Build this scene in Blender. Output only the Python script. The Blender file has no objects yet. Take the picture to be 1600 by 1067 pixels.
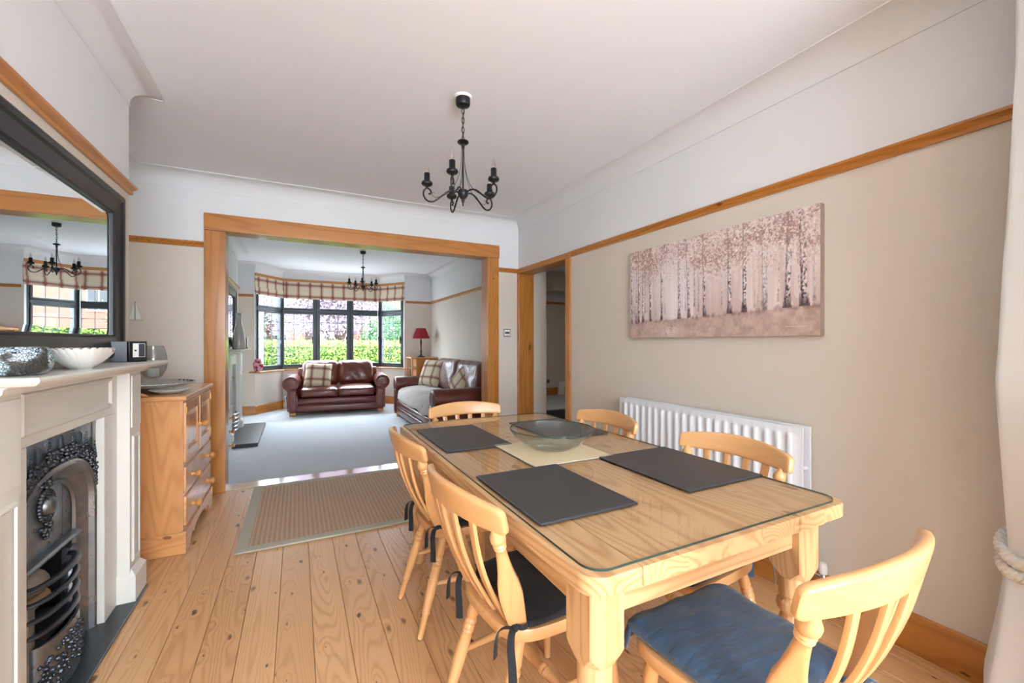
import bpy, bmesh, math, random
import numpy as np
from mathutils import Vector, Matrix

SC = bpy.context.scene
COL = SC.collection
random.seed(7)
PI = math.pi

# ------------------------------------------------------------------ camera, world, light, exposure
F_PX, YAW, CAM_H = 664.0, math.atan(335.5 / 664.0), 1.25
cd = bpy.data.cameras.new('camera'); cam = bpy.data.objects.new('camera', cd); COL.objects.link(cam)
cd.sensor_width = 36.0; cd.lens = F_PX / 1600.0 * 36.0; cd.shift_y = 1.1 / 1600.0; cd.clip_start = 0.02
cam.location = (0, 0, CAM_H); cam.rotation_euler = (PI / 2, 0, -YAW)
SC.camera = cam

w = bpy.data.worlds.new('sky'); SC.world = w; w.use_nodes = True
bg = w.node_tree.nodes['Background']
bg.inputs[0].default_value = (0.78, 0.89, 1.0, 1); bg.inputs[1].default_value = 9.0

def area(name, loc, rot, sx, sy, power, color=(1, 1, 1), portal=False):
    l = bpy.data.lights.new(name, 'AREA'); l.shape = 'RECTANGLE'; l.size = sx; l.size_y = sy
    l.energy = power; l.color = color
    o = bpy.data.objects.new(name, l); COL.objects.link(o); o.location = loc; o.rotation_euler = rot
    if portal: l.cycles.is_portal = True
    return o
# daylight through the rear window (behind the camera)
area('rear_window_daylight', (0.4, -2.6, 1.4), (PI / 2, 0, PI), 2.2, 1.7, 70, (0.75, 0.88, 1.0))
area('bay_fill', (0.64, 9.75, 2.95), (math.radians(-48), 0, 0), 3.4, 1.0, 300, (0.84, 0.92, 1.0))  # unseen lamp added above the bay head to brighten the living room
area('hall_fill', (3.6, 5.2, 2.5), (0, 0, 0), 0.5, 0.5, 4.0, (1.0, 0.95, 0.88))  # added fill light for the hall, no fitting there
area('bay_portal', (0.64, 9.35, 1.6), (-PI / 2, 0, 0), 3.0, 1.9, 1, portal=True)
area('rear_portal', (0.4, -2.72, 1.38), (PI / 2, 0, PI), 2.3, 1.75, 1, portal=True)

vs = SC.view_settings
vs.view_transform = 'Standard'; vs.look = 'None'; vs.gamma = 1.0; vs.use_curve_mapping = False
vs.exposure = 1.36

# ------------------------------------------------------------------ helpers
def s2l(h):
    if isinstance(h, str):
        h = h.lstrip('#'); c = [int(h[i:i + 2], 16) / 255 for i in (0, 2, 4)]
    else: c = list(h)
    return tuple((x / 12.92 if x <= 0.04045 else ((x + 0.055) / 1.055) ** 2.4) for x in c) + (1.0,)

class N:
    """tiny node-tree helper"""
    def __init__(s, name):
        s.m = bpy.data.materials.new(name); s.m.use_nodes = True; s.t = s.m.node_tree
        s.p = s.t.nodes['Principled BSDF']; s.out = s.t.nodes['Material Output']
    def n(s, t, **kw):
        x = s.t.nodes.new('ShaderNode' + t)
        for k, v in kw.items(): setattr(x, k, v)
        return x
    def l(s, a, b): s.t.links.new(a, b)
    def math(s, op, a, b=None, c=None, clamp=False):
        x = s.n('Math', operation=op, use_clamp=clamp)
        for i, v in enumerate((a, b, c)):
            if v is None: continue
            if isinstance(v, (int, float)): x.inputs[i].default_value = v
            else: s.l(v, x.inputs[i])
        return x.outputs[0]
    def mix(s, f, a, b, blend='MIX'):
        x = s.n('Mix', data_type='RGBA', blend_type=blend)
        for i, v in ((0, f), (6, a), (7, b)):
            if isinstance(v, (int, float)): x.inputs[i].default_value = v
            elif isinstance(v, tuple): x.inputs[i].default_value = v
            else: s.l(v, x.inputs[i])
        return x.outputs[2]
    def maprange(s, v, a, b, c=0.0, d=1.0, smooth=True):
        x = s.n('MapRange'); x.interpolation_type = 'SMOOTHSTEP' if smooth else 'LINEAR'
        s.l(v, x.inputs[0])
        for i, k in enumerate((a, b, c, d)): x.inputs[1 + i].default_value = k
        return x.outputs[0]
    def coords(s, rnd=True, world=False):
        tc = s.n('TexCoord'); o = tc.outputs['Object']
        if rnd:
            oi = s.n('ObjectInfo'); v = s.n('Vector' + 'Math', operation='SCALE')
            cmb = s.n('CombineXYZ'); s.l(oi.outputs['Random'], cmb.inputs[0])
            s.l(s.math('MULTIPLY', oi.outputs['Random'], 3.7), cmb.inputs[1]); s.l(s.math('MULTIPLY', oi.outputs['Random'], 7.3), cmb.inputs[2])
            s.l(cmb.outputs[0], v.inputs[0]); v.inputs['Scale'].default_value = 13.0
            a = s.n('VectorMath', operation='ADD'); s.l(o, a.inputs[0]); s.l(v.outputs[0], a.inputs[1]); o = a.outputs[0]
        return o
    def scaled(s, v, sc):
        mp = s.n('Mapping'); s.l(v, mp.inputs[0]); mp.inputs['Scale'].default_value = sc
        return mp.outputs[0]
    def noise(s, v, scale, detail=2.0, rough=0.5):
        x = s.n('TexNoise'); s.l(v, x.inputs['Vector']); x.inputs['Scale'].default_value = scale
        x.inputs['Detail'].default_value = detail; x.inputs['Roughness'].default_value = rough
        return x.outputs['Fac']
    def bump(s, h, strength, dist=0.01):
        b = s.n('Bump'); b.inputs['Strength'].default_value = strength; b.inputs['Distance'].default_value = dist
        s.l(h, b.inputs['Height']); s.l(b.outputs[0], s.p.inputs['Normal'])
    def set(s, color=None, rough=None, metal=None, spec=None, coat=None, sheen=None):
        p = s.p
        if color is not None:
            if isinstance(color, tuple): p.inputs['Base Color'].default_value = color
            else: s.l(color, p.inputs['Base Color'])
        if rough is not None:
            if isinstance(rough, (int, float)): p.inputs['Roughness'].default_value = rough
            else: s.l(rough, p.inputs['Roughness'])
        if metal is not None: p.inputs['Metallic'].default_value = metal
        if spec is not None: p.inputs['Specular IOR Level'].default_value = spec
        if coat is not None: p.inputs['Coat Weight'].default_value = coat; p.inputs['Coat Roughness'].default_value = 0.12
        if sheen is not None: p.inputs['Sheen Weight'].default_value = sheen
        return s.m

def plain(name, col, rough=0.5, metal=0.0, bump=0.0, bscale=60.0, var=0.0, spec=None, coat=None, sheen=None):
    k = N(name); c = k.coords(rnd=False); colr = s2l(col)
    if var:
        f = k.noise(c, bscale * 0.25, 3)
        dark = tuple(x * (1 - var) for x in colr[:3]) + (1,)
        colv = k.mix(f, dark, colr)
    else: colv = colr
    if bump: k.bump(k.noise(c, bscale, 3), bump, 0.004)
    return k.set(colv, rough, metal, spec, coat, sheen)

def pine(name, light, dark, axis=1, rings=26.0, ring_amt=0.5, knots=0.25, rough=0.35, coat=0.0, knotcol='#5a3418', ksize=1.0, bumpy=0.04, cell=6.0, flat=None):
    k = N(name); c = k.coords()
    sc = [1.0, 1.0, 1.0]; sc[axis] = 0.07
    g = k.scaled(c, sc)
    ks = [cell, cell, cell]; ks[axis] = cell * 0.42
    if flat is not None: ks[flat] = 0.0
    kv = k.n('TexVoronoi'); kv.inputs['Scale'].default_value = 1.0; wv_ = k.n('TexNoise'); k.l(c, wv_.inputs['Vector']); wv_.inputs['Scale'].default_value = 28.0
    wa_ = k.n('VectorMath', operation='MULTIPLY_ADD'); k.l(wv_.outputs['Color'], wa_.inputs[0]); wa_.inputs[1].default_value = (.11, .11, .11); k.l(k.scaled(c, ks), wa_.inputs[2]); kc = wa_.outputs[0]
    if flat is not None:
        kv.voronoi_dimensions = '2D'; sx_ = k.n('SeparateXYZ'); cm_ = k.n('CombineXYZ'); k.l(kc, sx_.inputs[0])
        for q_, ch_ in enumerate([z_ for z_ in range(3) if z_ != flat]): k.l(sx_.outputs[ch_], cm_.inputs[q_])
        kc = cm_.outputs[0]
    k.l(kc, kv.inputs['Vector'])
    sep = k.n('SeparateColor'); k.l(kv.outputs['Color'], sep.inputs[0])
    has = k.math('GREATER_THAN', sep.outputs[0], 1.0 - knots)
    size = k.math('MULTIPLY_ADD', k.math('POWER', sep.outputs[1], 2.5), 0.075 * ksize, 0.017 * ksize)
    dist = kv.outputs['Distance']
    kmask = k.math('MULTIPLY', has, k.math('SUBTRACT', 1.0, k.maprange(k.math('DIVIDE', dist, size), 0.55, 1.15)))
    kinner = k.math('MULTIPLY', has, k.math('SUBTRACT', 1.0, k.maprange(k.math('DIVIDE', dist, size), 0.2, 0.7)))
    prox = k.math('MULTIPLY', has, k.math('SUBTRACT', 1.0, k.maprange(dist, 0.02, 0.34)))
    n1 = k.noise(g, 5.0, 1.0)
    n1 = k.math('MULTIPLY_ADD', prox, 0.035, n1)
    r = k.math('SINE', k.math('MULTIPLY', n1, rings * 6.283))
    r = k.math('POWER', k.math('MULTIPLY_ADD', r, 0.5, 0.5), 2.2)
    broad = k.noise(k.scaled(c, tuple(x * 0.6 for x in sc)), 6.0, 2.0)
    fib = k.noise(g, 160.0, 2.0)
    f = k.math('MULTIPLY', r, ring_amt)
    f = k.math('MULTIPLY_ADD', k.math('SUBTRACT', broad, 0.5), 0.9, f)
    f = k.math('MULTIPLY_ADD', k.math('SUBTRACT', fib, 0.5), 0.45, f, clamp=True)
    oi = k.n('ObjectInfo')
    col = k.mix(f, s2l(light), s2l(dark))
    col = k.mix(k.math('MULTIPLY', oi.outputs['Random'], 0.22), col, s2l(dark))
    col = k.mix(k.math('MULTIPLY', kmask, k.math('MULTIPLY_ADD', sep.outputs[2], 0.5, 0.45)), col, s2l(knotcol))
    kd = tuple(x * 1.9 for x in s2l(knotcol)[:3]) + (1,)
    col = k.mix(k.math('MULTIPLY', kinner, 0.65), col, kd)
    if bumpy: k.bump(k.math('ADD', fib, r), bumpy, 0.002)
    return k.set(col, rough, coat=coat)

class MB:
    def __init__(s): s.v = []; s.f = []; s.mi = []; s.cur = 0
    def add(s, vs_, fs):
        b = len(s.v); s.v += [tuple(x) for x in vs_]
        for q in fs: s.f.append([b + i for i in q]); s.mi.append(s.cur)
        return s
    def box(s, x0, x1, y0, y1, z0, z1, M=None):
        vs_ = [(x, y, z) for x in (x0, x1) for y in (y0, y1) for z in (z0, z1)]
        if M: vs_ = [M @ Vector(v) for v in vs_]
        return s.add(vs_, [(0, 1, 3, 2), (4, 6, 7, 5), (0, 4, 5, 1), (2, 3, 7, 6), (0, 2, 6, 4), (1, 5, 7, 3)])
    def rings(s, rs, closed_ends=True, loop=False):
        n = len(rs[0]); b = len(s.v); fs = []
        for r in rs: s.v += [tuple(p) for p in r]
        m = len(rs)
        for i in range(m if loop else m - 1):
            for j in range(n):
                a, c = i * n + j, i * n + (j + 1) % n
                d, e = ((i + 1) % m) * n + (j + 1) % n, ((i + 1) % m) * n + j
                fs.append([b + a, b + c, b + d, b + e])
        if closed_ends and not loop:
            fs.append([b + j for j in range(n)][::-1]); fs.append([b + (m - 1) * n + j for j in range(n)])
        for q in fs: s.f.append(q); s.mi.append(s.cur)
        return s
    def lathe(s, prof, n=24, o=(0, 0, 0), M=None, caps=True):
        rs = []
        for r, z in prof:
            ring = [Vector((o[0] + r * math.cos(2 * PI * j / n), o[1] + r * math.sin(2 * PI * j / n), o[2] + z)) for j in range(n)]
            if M: ring = [M @ p for p in ring]
            rs.append(ring)
        return s.rings(rs, caps)
    def turned(s, a, b, prof, n=12):
        """lathe between two points; prof = [(t, r)]"""
        a, b = Vector(a), Vector(b); d = (b - a); L = d.length
        q = d.to_track_quat('Z', 'Y').to_matrix().to_4x4(); M = Matrix.Translation(a) @ q
        return s.lathe([(r, t * L) for t, r in prof], n, M=M)
    def tube(s, pts, r, n=8, loop=False, flat=None, up=None):
        pts = [Vector(p) for p in pts]; m = len(pts); rs = []
        prev = None
        for i, p in enumerate(pts):
            if loop: t = pts[(i + 1) % m] - pts[i - 1]
            else: t = pts[min(i + 1, m - 1)] - pts[max(i - 1, 0)]
            t.normalize()
            if prev is None:
                u = Vector(up) if up else (Vector((0, 0, 1)) if abs(t.z) < 0.9 else Vector((1, 0, 0)))
            else: u = prev
            u = (u - t * u.dot(t))
            if u.length < 1e-6: u = t.orthogonal()
            u.normalize(); prev = u; v = t.cross(u)
            rr = r[i] if isinstance(r, (list, tuple)) else r
            ru, rv = (rr, rr) if flat is None else (rr, rr * flat)
            rs.append([p + u * (ru * math.cos(2 * PI * j / n)) + v * (rv * math.sin(2 * PI * j / n)) for j in range(n)])
        return s.rings(rs, True, loop)
    def prism(s, poly, axis, a, b):
        """poly = 2-D outline, extruded along axis a..b (other two axes in cyclic order kept as (first, second))"""
        def mk(p, t):
            return {0: (t, p[0], p[1]), 1: (p[0], t, p[1]), 2: (p[0], p[1], t)}[axis]
        n = len(poly); vs_ = [mk(p, a) for p in poly] + [mk(p, b) for p in poly]
        fs = [[i, (i + 1) % n, n + (i + 1) % n, n + i] for i in range(n)] + [list(range(n))[::-1], list(range(n, 2 * n))]
        return s.add(vs_, fs)
    def sweep(s, prof, path, closed=False, side=1):
        """prof = [(offset to the left of travel * side, z)], path in plan; mitred"""
        P = [Vector((p[0], p[1])) for p in path]; m = len(P); rs = []
        for i in range(m):
            if closed: d0, d1 = (P[i] - P[i - 1]).normalized(), (P[(i + 1) % m] - P[i]).normalized()
            else:
                d0 = (P[i] - P[i - 1]).normalized() if i else (P[1] - P[0]).normalized()
                d1 = (P[i + 1] - P[i]).normalized() if i < m - 1 else d0
            n0, n1 = Vector((-d0.y, d0.x)) * side, Vector((-d1.y, d1.x)) * side
            mt = n0 + n1; mt = mt / mt.length_squared * 2
            rs.append([(P[i].x + mt.x * o, P[i].y + mt.y * o, z) for o, z in prof])
        return s.rings(rs, True, closed)
    def rbox(s, c, size, r, n=6, puff=(0, 0, 0), M=None, fn=None):
        hx, hy, hz = [q / 2 for q in size]; H = Vector((hx, hy, hz)); C = Vector(c)
        idx = {}; b = len(s.v); out = []
        def key(i, j, k): return (i, j, k)
        def vert(i, j, k):
            t = (i, j, k)
            if t in idx: return idx[t]
            p = Vector((2 * i / n - 1, 2 * j / n - 1, 2 * k / n - 1))
            q = Vector((p.x * hx, p.y * hy, p.z * hz))
            inn = Vector([max(-(H[a] - r), min(H[a] - r, q[a])) for a in range(3)])
            d = q - inn
            if d.length > 1e-9:
                q = inn + d.normalized() * min(r, d.length if d.length < r * 0.2 else r)
            for a in range(3):
                if puff[a]:
                    o1, o2 = [p[x] for x in range(3) if x != a]
                    q[a] += p[a] * puff[a] * (1 - o1 * o1) * (1 - o2 * o2)
            if fn: q = Vector(fn(q, p))
            q = q + C
            if M: q = M @ q
            idx[t] = b + len(out); out.append(tuple(q)); return idx[t]
        fs = []
        for i in range(n):
            for j in range(n):
                fs.append([vert(i, j, 0), vert(i, j + 1, 0), vert(i + 1, j + 1, 0), vert(i + 1, j, 0)])
                fs.append([vert(i, j, n), vert(i + 1, j, n), vert(i + 1, j + 1, n), vert(i, j + 1, n)])
                fs.append([vert(i, 0, j), vert(i + 1, 0, j), vert(i + 1, 0, j + 1), vert(i, 0, j + 1)])
                fs.append([vert(i, n, j), vert(i, n, j + 1), vert(i + 1, n, j + 1), vert(i + 1, n, j)])
                fs.append([vert(0, i, j), vert(0, i, j + 1), vert(0, i + 1, j + 1), vert(0, i + 1, j)])
                fs.append([vert(n, i, j), vert(n, i + 1, j), vert(n, i + 1, j + 1), vert(n, i, j + 1)])
        s.v += out
        for q in fs: s.f.append(q); s.mi.append(s.cur)
        return s
    def ball(s, c, r, n=8, sx=1, sy=1, sz=1):
        prof = [(max(1e-4, r * math.sin(PI * i / n)), -r * math.cos(PI * i / n)) for i in range(n + 1)]
        rs = [[(c[0] + q * sx * math.cos(2 * PI * j / (n + 2)), c[1] + q * sy * math.sin(2 * PI * j / (n + 2)), c[2] + z * sz) for j in range(n + 2)] for q, z in prof]
        return s.rings(rs, True)
    def build(s, name, mats, parent=None, bevel=0.0, seg=2, smooth=38, loc=None, rot=None):
        me = bpy.data.meshes.new(name); me.from_pydata(s.v, [], s.f)
        if not isinstance(mats, (list, tuple)): mats = [mats]
        for m in mats: me.materials.append(m)
        if len(mats) > 1: me.polygons.foreach_set('material_index', s.mi)
        bm = bmesh.new(); bm.from_mesh(me)
        bmesh.ops.recalc_face_normals(bm, faces=bm.faces)
        if bevel:
            es = [e for e in bm.edges if len(e.link_faces) == 2 and e.calc_face_angle(0) > 0.6]
            bmesh.ops.bevel(bm, geom=es, offset=bevel, segments=seg, profile=0.5, affect='EDGES', clamp_overlap=True)
        bm.to_mesh(me); bm.free()
        if smooth:
            me.polygons.foreach_set('use_smooth', [True] * len(me.polygons)); me.set_sharp_from_angle(angle=math.radians(smooth))
        o = bpy.data.objects.new(name, me); COL.objects.link(o)
        if bevel and smooth: wn = o.modifiers.new('weighted_normals', 'WEIGHTED_NORMAL'); wn.keep_sharp = True
        if parent: o.parent = parent
        if loc: o.location = loc
        if rot: o.rotation_euler = rot
        return o

def tag(o, label=None, cat=None, group=None, kind=None):
    if label: o['label'] = label
    if cat: o['category'] = cat
    if group: o['group'] = group
    if kind: o['kind'] = kind
    return o
def thing(name, label, cat, loc=(0, 0, 0), rz=0.0, group=None):
    o = bpy.data.objects.new(name, None); o.empty_display_size = 0.1; COL.objects.link(o)
    o.location = loc; o.rotation_euler = (0, 0, rz)
    return tag(o, label, cat, group)
def struct(o, label=None): return tag(o, label, None, None, 'structure')
def sempty(name, label=None):
    o = bpy.data.objects.new(name, None); COL.objects.link(o); return struct(o, label)
def copy_tree(o, parent=None):
    c = o.copy(); COL.objects.link(c); c.parent = parent
    for ch in o.children: copy_tree(ch, c)
    return c
def bx(name, m, b, parent=None, bevel=0.0, seg=2):
    return MB().box(*b).build(name, m, parent, bevel, seg)

# ------------------------------------------------------------------ materials
M = {}
M['wall'] = plain('wall_beige_paint', '#d5cabc', 0.75, bump=0.05, bscale=220)
M['white'] = plain('wall_white_paint', '#e0dfdf', 0.8, bump=0.04, bscale=220)
M['ceil'] = plain('ceiling_paint', '#eef0f4', 0.85, bump=0.03, bscale=200)
M['gap'] = plain('floor_gap_base', '#5a4634', 0.9)  # dark brown base seen between the boards
M['floor'] = pine('floor_pine', '#e2b17e', '#b0743f', 1, rings=34, ring_amt=0.4, knots=0.8, rough=0.33, knotcol='#4f3420', ksize=1.5, bumpy=0.03, cell=9.5, flat=2)
for nme, ax in (('x', 0), ('y', 1), ('z', 2)):
    M['trim_' + nme] = pine('trim_pine_' + nme, '#c07f3c', '#9a5a22', ax, rings=14, ring_amt=0.5, knots=0.3, rough=0.3, coat=0.25, knotcol='#5a2c0e', ksize=1.3, cell=6.0, flat={'x': 1, 'y': 0, 'z': 1}[nme])
    M['table_' + nme] = pine('table_pine_' + nme, '#dab080', '#aa7442', ax, rings=24, ring_amt=0.55, knots=0.3, rough=0.38, knotcol='#7a4c28', ksize=1.4, cell=6.0, flat={'x': 1, 'y': 2, 'z': 1}[nme])
    M['side_' + nme] = pine('sideboard_pine_' + nme, '#d69a62', '#b87541', ax, rings=20, ring_amt=0.5, knots=0.4, rough=0.3, coat=0.6, knotcol='#6a3e22', ksize=1.5, cell=6.5, flat={'x': 1, 'y': 0, 'z': 1}[nme])
    M['chair_' + nme] = pine('chair_beech_' + nme, '#dca770', '#c58b53', ax, rings=12, ring_amt=0.22, knots=0.0, rough=0.33, coat=0.2, bumpy=0.0)
M['knob'] = plain('turned_knob_wood', '#d08f4c', 0.3, coat=0.3)
M['brass'] = plain('brass', '#c9a24a', 0.25, metal=1.0)
M['chrome'] = plain('chrome', '#d8dade', 0.18, metal=1.0)
M['black'] = plain('black_iron', '#15151a', 0.42, spec=0.4)
M['frame_black'] = plain('black_lacquer', '#131318', 0.36, bump=0.02, bscale=30)
M['winframe'] = plain('black_window_frame', '#20262c', 0.35)
M['lead'] = plain('lead_came', '#40444a', 0.5, metal=0.3)
M['gloss_white'] = plain('radiator_white', '#e6e8ec', 0.3)
M['mantelwhite'] = plain('surround_cream_paint', '#d9d5cc', 0.4, bump=0.03, bscale=80)
M['slate'] = plain('hearth_slate', '#2b3238', 0.32, bump=0.03, bscale=40, var=0.2)
M['placemat'] = plain('black_leather_mat', '#373534', 0.42, bump=0.15, bscale=180, var=0.3)
M['navy'] = plain('navy_cotton', '#2b445e', 0.85, bump=0.2, bscale=260, var=0.2, sheen=0.2)
def m_navy():
    k = N('navy_cotton'); c = k.coords(False); f = k.noise(c, 9, 4, .6); g = k.noise(c, 300, 2)
    wv = k.n('TexNoise'); k.l(k.scaled(c, (4.0, 13.0, 9.0)), wv.inputs['Vector']); wv.inputs['Scale'].default_value = 1.6; wv.inputs['Detail'].default_value = 3
    k.bump(k.math('MULTIPLY_ADD', g, .03, wv.outputs['Fac']), .55, .03)
    return k.set(k.mix(f, s2l('#243a52'), s2l('#34506c')), .85, sheen=.25)
M['navy'] = m_navy()
M['blackcotton'] = plain('black_cotton', '#17191f', 0.85, bump=0.2, bscale=260, var=0.2, sheen=0.1)
M['plaster'] = plain('white_plastic', '#eceae6', 0.35)
M['dark'] = plain('dark_plastic', '#1a1a1c', 0.4)
M['ceramic'] = plain('white_ceramic', '#e4e3dc', 0.3)
M['curtain'] = plain('cream_curtain', '#dfe0e0', 0.9, bump=0.15, bscale=300, sheen=0.2)
M['rope'] = plain('cream_rope', '#e0dcd4', 0.6, bump=0.2, bscale=200)
M['throw'] = plain('pale_throw', '#cdc3bd', 0.95, bump=0.3, bscale=160, var=0.12, sheen=0.2)
M['redshade'] = plain('red_pleated_fabric', '#9a1c2c', 0.8)
M['hallcarpet'] = plain('hall_dark_carpet', '#57575a', 0.95, bump=0.5, bscale=300, var=0.3)
M['palecarpet'] = plain('pale_step_carpet', '#b9bcc0', 0.95, bump=0.4, bscale=300, var=0.15)
M['filament'] = plain('filament', '#c07a40', 0.4)
M['signature'] = plain('signature_paint', '#efe6e2', 0.6)

def m_carpet():
    k = N('living_carpet'); c = k.coords(False)
    f = k.noise(c, 6.0, 4, 0.6); g = k.noise(c, 420.0, 2)
    col = k.mix(f, s2l('#c9ccd2'), s2l('#d8dbe0')); col = k.mix(k.math('MULTIPLY', g, 0.3), col, s2l('#b4b8c0'))
    k.bump(g, 0.6, 0.006); return k.set(col, 0.95, sheen=0.15)
M['carpet'] = m_carpet()
def m_sisal():
    k = N('sisal_weave'); c = k.coords(False)
    sp = k.n('SeparateXYZ'); k.l(c, sp.inputs[0])
    a = k.math('SINE', k.math('MULTIPLY', sp.outputs[0], 2 * PI / 0.028))
    row = k.math('FLOOR', k.math('DIVIDE', sp.outputs[0], 0.028))
    b = k.math('SINE', k.math('ADD', k.math('MULTIPLY', sp.outputs[1], 2 * PI / 0.03), k.math('MULTIPLY', row, 2.2)))
    h = k.math('MULTIPLY_ADD', b, 0.4, k.math('MULTIPLY', a, 0.6))
    n = k.noise(c, 260, 2)
    f = k.maprange(k.math('MULTIPLY_ADD', n, 1.1, k.math('MULTIPLY', h, 0.32)), -0.1, 1.1)
    col = k.mix(f, s2l('#a0856c'), s2l('#d4b597')); k.bump(h, 0.7, 0.004)
    return k.set(col, 0.9)
M['sisal'] = m_sisal()
M['rugborder'] = plain('rug_border_cotton', '#b9b4a2', 0.9, bump=0.3, bscale=400)
def m_weave():
    k = N('paper_weave'); c = k.coords(False); sp = k.n('SeparateXYZ'); k.l(c, sp.inputs[0])
    a = k.math('SINE', k.math('MULTIPLY', sp.outputs[0], 2 * PI / 0.006)); b = k.math('SINE', k.math('MULTIPLY', sp.outputs[1], 2 * PI / 0.006))
    h = k.math('MULTIPLY', a, b); n = k.noise(c, 200, 2)
    col = k.mix(k.maprange(k.math('ADD', h, n), -0.6, 1.4), s2l('#c4aa80'), s2l('#efdcb6')); k.bump(h, 0.5, 0.003)
    return k.set(col, 0.8)
M['weave'] = m_weave()
def m_leather():
    k = N('brown_leather'); c = k.coords()
    f = k.noise(c, 5.0, 3); g = k.noise(c, 9.0, 4, 0.6); h = k.noise(c, 150, 2)
    col = k.mix(f, s2l('#5a261a'), s2l('#74362a'))
    k.bump(k.math('MULTIPLY_ADD', h, 0.12, g), 0.6, 0.03)
    return k.set(col, 0.28, coat=0.3)
M['leather'] = m_leather()
def m_plaid(name, ax, ay, px, py, x0=0.0, y0=0.0):
    k = N(name); c = k.coords(False); sp = k.n('SeparateXYZ'); k.l(c, sp.inputs[0])
    def band(ch, per, off):
        f = k.math('FRACT', k.math('ADD', k.math('DIVIDE', sp.outputs[ch], per), off + 50.0))
        d = k.math('ABSOLUTE', k.math('SUBTRACT', f, 0.5))
        wide = k.math('SUBTRACT', 1.0, k.maprange(d, 0.095, 0.11))
        core = k.math('SUBTRACT', 1.0, k.maprange(d, 0.028, 0.04))
        d2 = k.math('ABSOLUTE', k.math('SUBTRACT', d, 0.155)); thin = k.math('SUBTRACT', 1.0, k.maprange(d2, 0.012, 0.02))
        v = k.math('MULTIPLY_ADD', core, 0.28, k.math('MULTIPLY', wide, 0.62))
        return k.math('MULTIPLY_ADD', thin, 0.35, v)
    a, b = band(ax, px, x0), band(ay, py, y0)
    t = k.math('ADD', a, b, clamp=True)
    n = k.noise(c, 500, 1)
    col = k.mix(t, s2l('#d9cbb0'), s2l('#7c1f2c')); col = k.mix(k.math('MULTIPLY', n, 0.25), col, s2l('#b9a68c'))
    k.bump(n, 0.2, 0.002); return k.set(col, 0.9, sheen=0.1)
M['plaid_blind'] = m_plaid('plaid_blind', 0, 2, 0.20, 0.215, 0.25, 0.66)
M['plaid_cushion'] = m_plaid('plaid_cushion', 0, 2, 0.20, 0.20, 0.0, 0.0)
def m_mosaic():
    k = N('crackle_mosaic'); c = k.coords(False)
    v = k.n('TexVoronoi', feature='DISTANCE_TO_EDGE'); k.l(c, v.inputs['Vector']); v.inputs['Scale'].default_value = 150
    v2 = k.n('TexVoronoi'); k.l(c, v2.inputs['Vector']); v2.inputs['Scale'].default_value = 150
    sp = k.n('SeparateColor'); k.l(v2.outputs['Color'], sp.inputs[0])
    e = k.maprange(v.outputs['Distance'], 0.04, 0.10)
    tile = k.mix(sp.outputs[0], s2l('#7f97a3'), s2l('#d3dfe3')); big = k.noise(c, 14, 1)
    tile = k.mix(k.maprange(big, 0.55, 0.62), tile, s2l('#4a4338'))
    col = k.mix(e, s2l('#1c2c3a'), tile); k.bump(e, 0.4, 0.002)
    m = k.set(col, 0.16, metal=0.1); return m
M['mosaic'] = m_mosaic()
def m_iron():
    k = N('polished_cast_iron'); c = k.coords(False); f = k.noise(c, 12, 4, 0.6)
    col = k.mix(f, s2l('#585c62'), s2l('#a0a5aa')); k.bump(k.noise(c, 180, 3), 0.12, 0.003)
    return k.set(col, k.maprange(f, 0.3, 0.7, 0.42, 0.26), metal=0.85)
M['iron'] = m_iron()
M['iron_dark'] = plain('dark_cast_iron', '#4c5058', 0.32, metal=0.75, bump=0.1, bscale=120)
def m_glass(name, tint, gl=0.08, rough=0.0, f0=0.04):
    """thin sheet: see-through with a fresnel reflection"""
    k = N(name); t = k.t; t.nodes.remove(k.p)
    tr = k.n('BsdfTransparent'); tr.inputs[0].default_value = tint
    g = k.n('BsdfGlossy'); g.inputs['Roughness'].default_value = rough
    ge = k.n('NewGeometry'); dp = k.n('VectorMath', operation='DOT_PRODUCT'); k.l(ge.outputs['Normal'], dp.inputs[0]); k.l(ge.outputs['Incoming'], dp.inputs[1])
    sch = k.math('POWER', k.math('SUBTRACT', 1.0, k.math('ABSOLUTE', dp.outputs['Value']), clamp=True), 5.0)   # Schlick fresnel, the same from both sides
    mx = k.n('MixShader'); k.l(k.math('MULTIPLY_ADD', sch, 0.93, f0 + gl, clamp=True), mx.inputs[0])
    k.l(tr.outputs[0], mx.inputs[1]); k.l(g.outputs[0], mx.inputs[2]); k.l(mx.outputs[0], k.out.inputs[0]); return k.m
M['pane'] = m_glass('window_glass', (0.96, 0.98, 0.98, 1), 0.0, f0=0.006)
M['tableglass'] = m_glass('table_glass', (0.95, 0.965, 0.95, 1), 0.01)
M['clearglass'] = m_glass('clear_glass', (0.90, 0.92, 0.92, 1), 0.03)
M['bowlglass'] = m_glass('smoked_bowl_glass', (0.88, 0.91, 0.91, 1), 0.02)
M['glassedge'] = plain('green_glass_edge', '#31423c', 0.1)
M['mirror'] = plain('mirror_silver', '#e8ecec', 0.0, metal=1.0)
def m_brick(name, a, b, mortar, sc=1.0):
    k = N(name); c = k.coords(False)
    n = k.noise(c, 9, 3); col = k.mix(n, s2l(a), s2l(b)); return k.set(col, 0.9)
M['brick'] = m_brick('house_brick', '#6e4438', '#86564a', '#b0a8a0')
M['render'] = plain('house_render', '#94908a', 0.9, var=0.1, bscale=8)
M['rooftile'] = plain('roof_tile', '#5e4038', 0.9, var=0.3, bscale=20)
M['grass'] = plain('lawn', '#5c7a38', 0.95, var=0.3, bscale=30)
M['tarmac'] = plain('tarmac', '#77767a', 0.9, var=0.1)
M['pinkwall'] = plain('garden_wall_brick', '#84504a', 0.9, var=0.2, bscale=30)
M['bark'] = plain('bark', '#4a3428', 0.95, bump=0.4, bscale=40)
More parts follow.
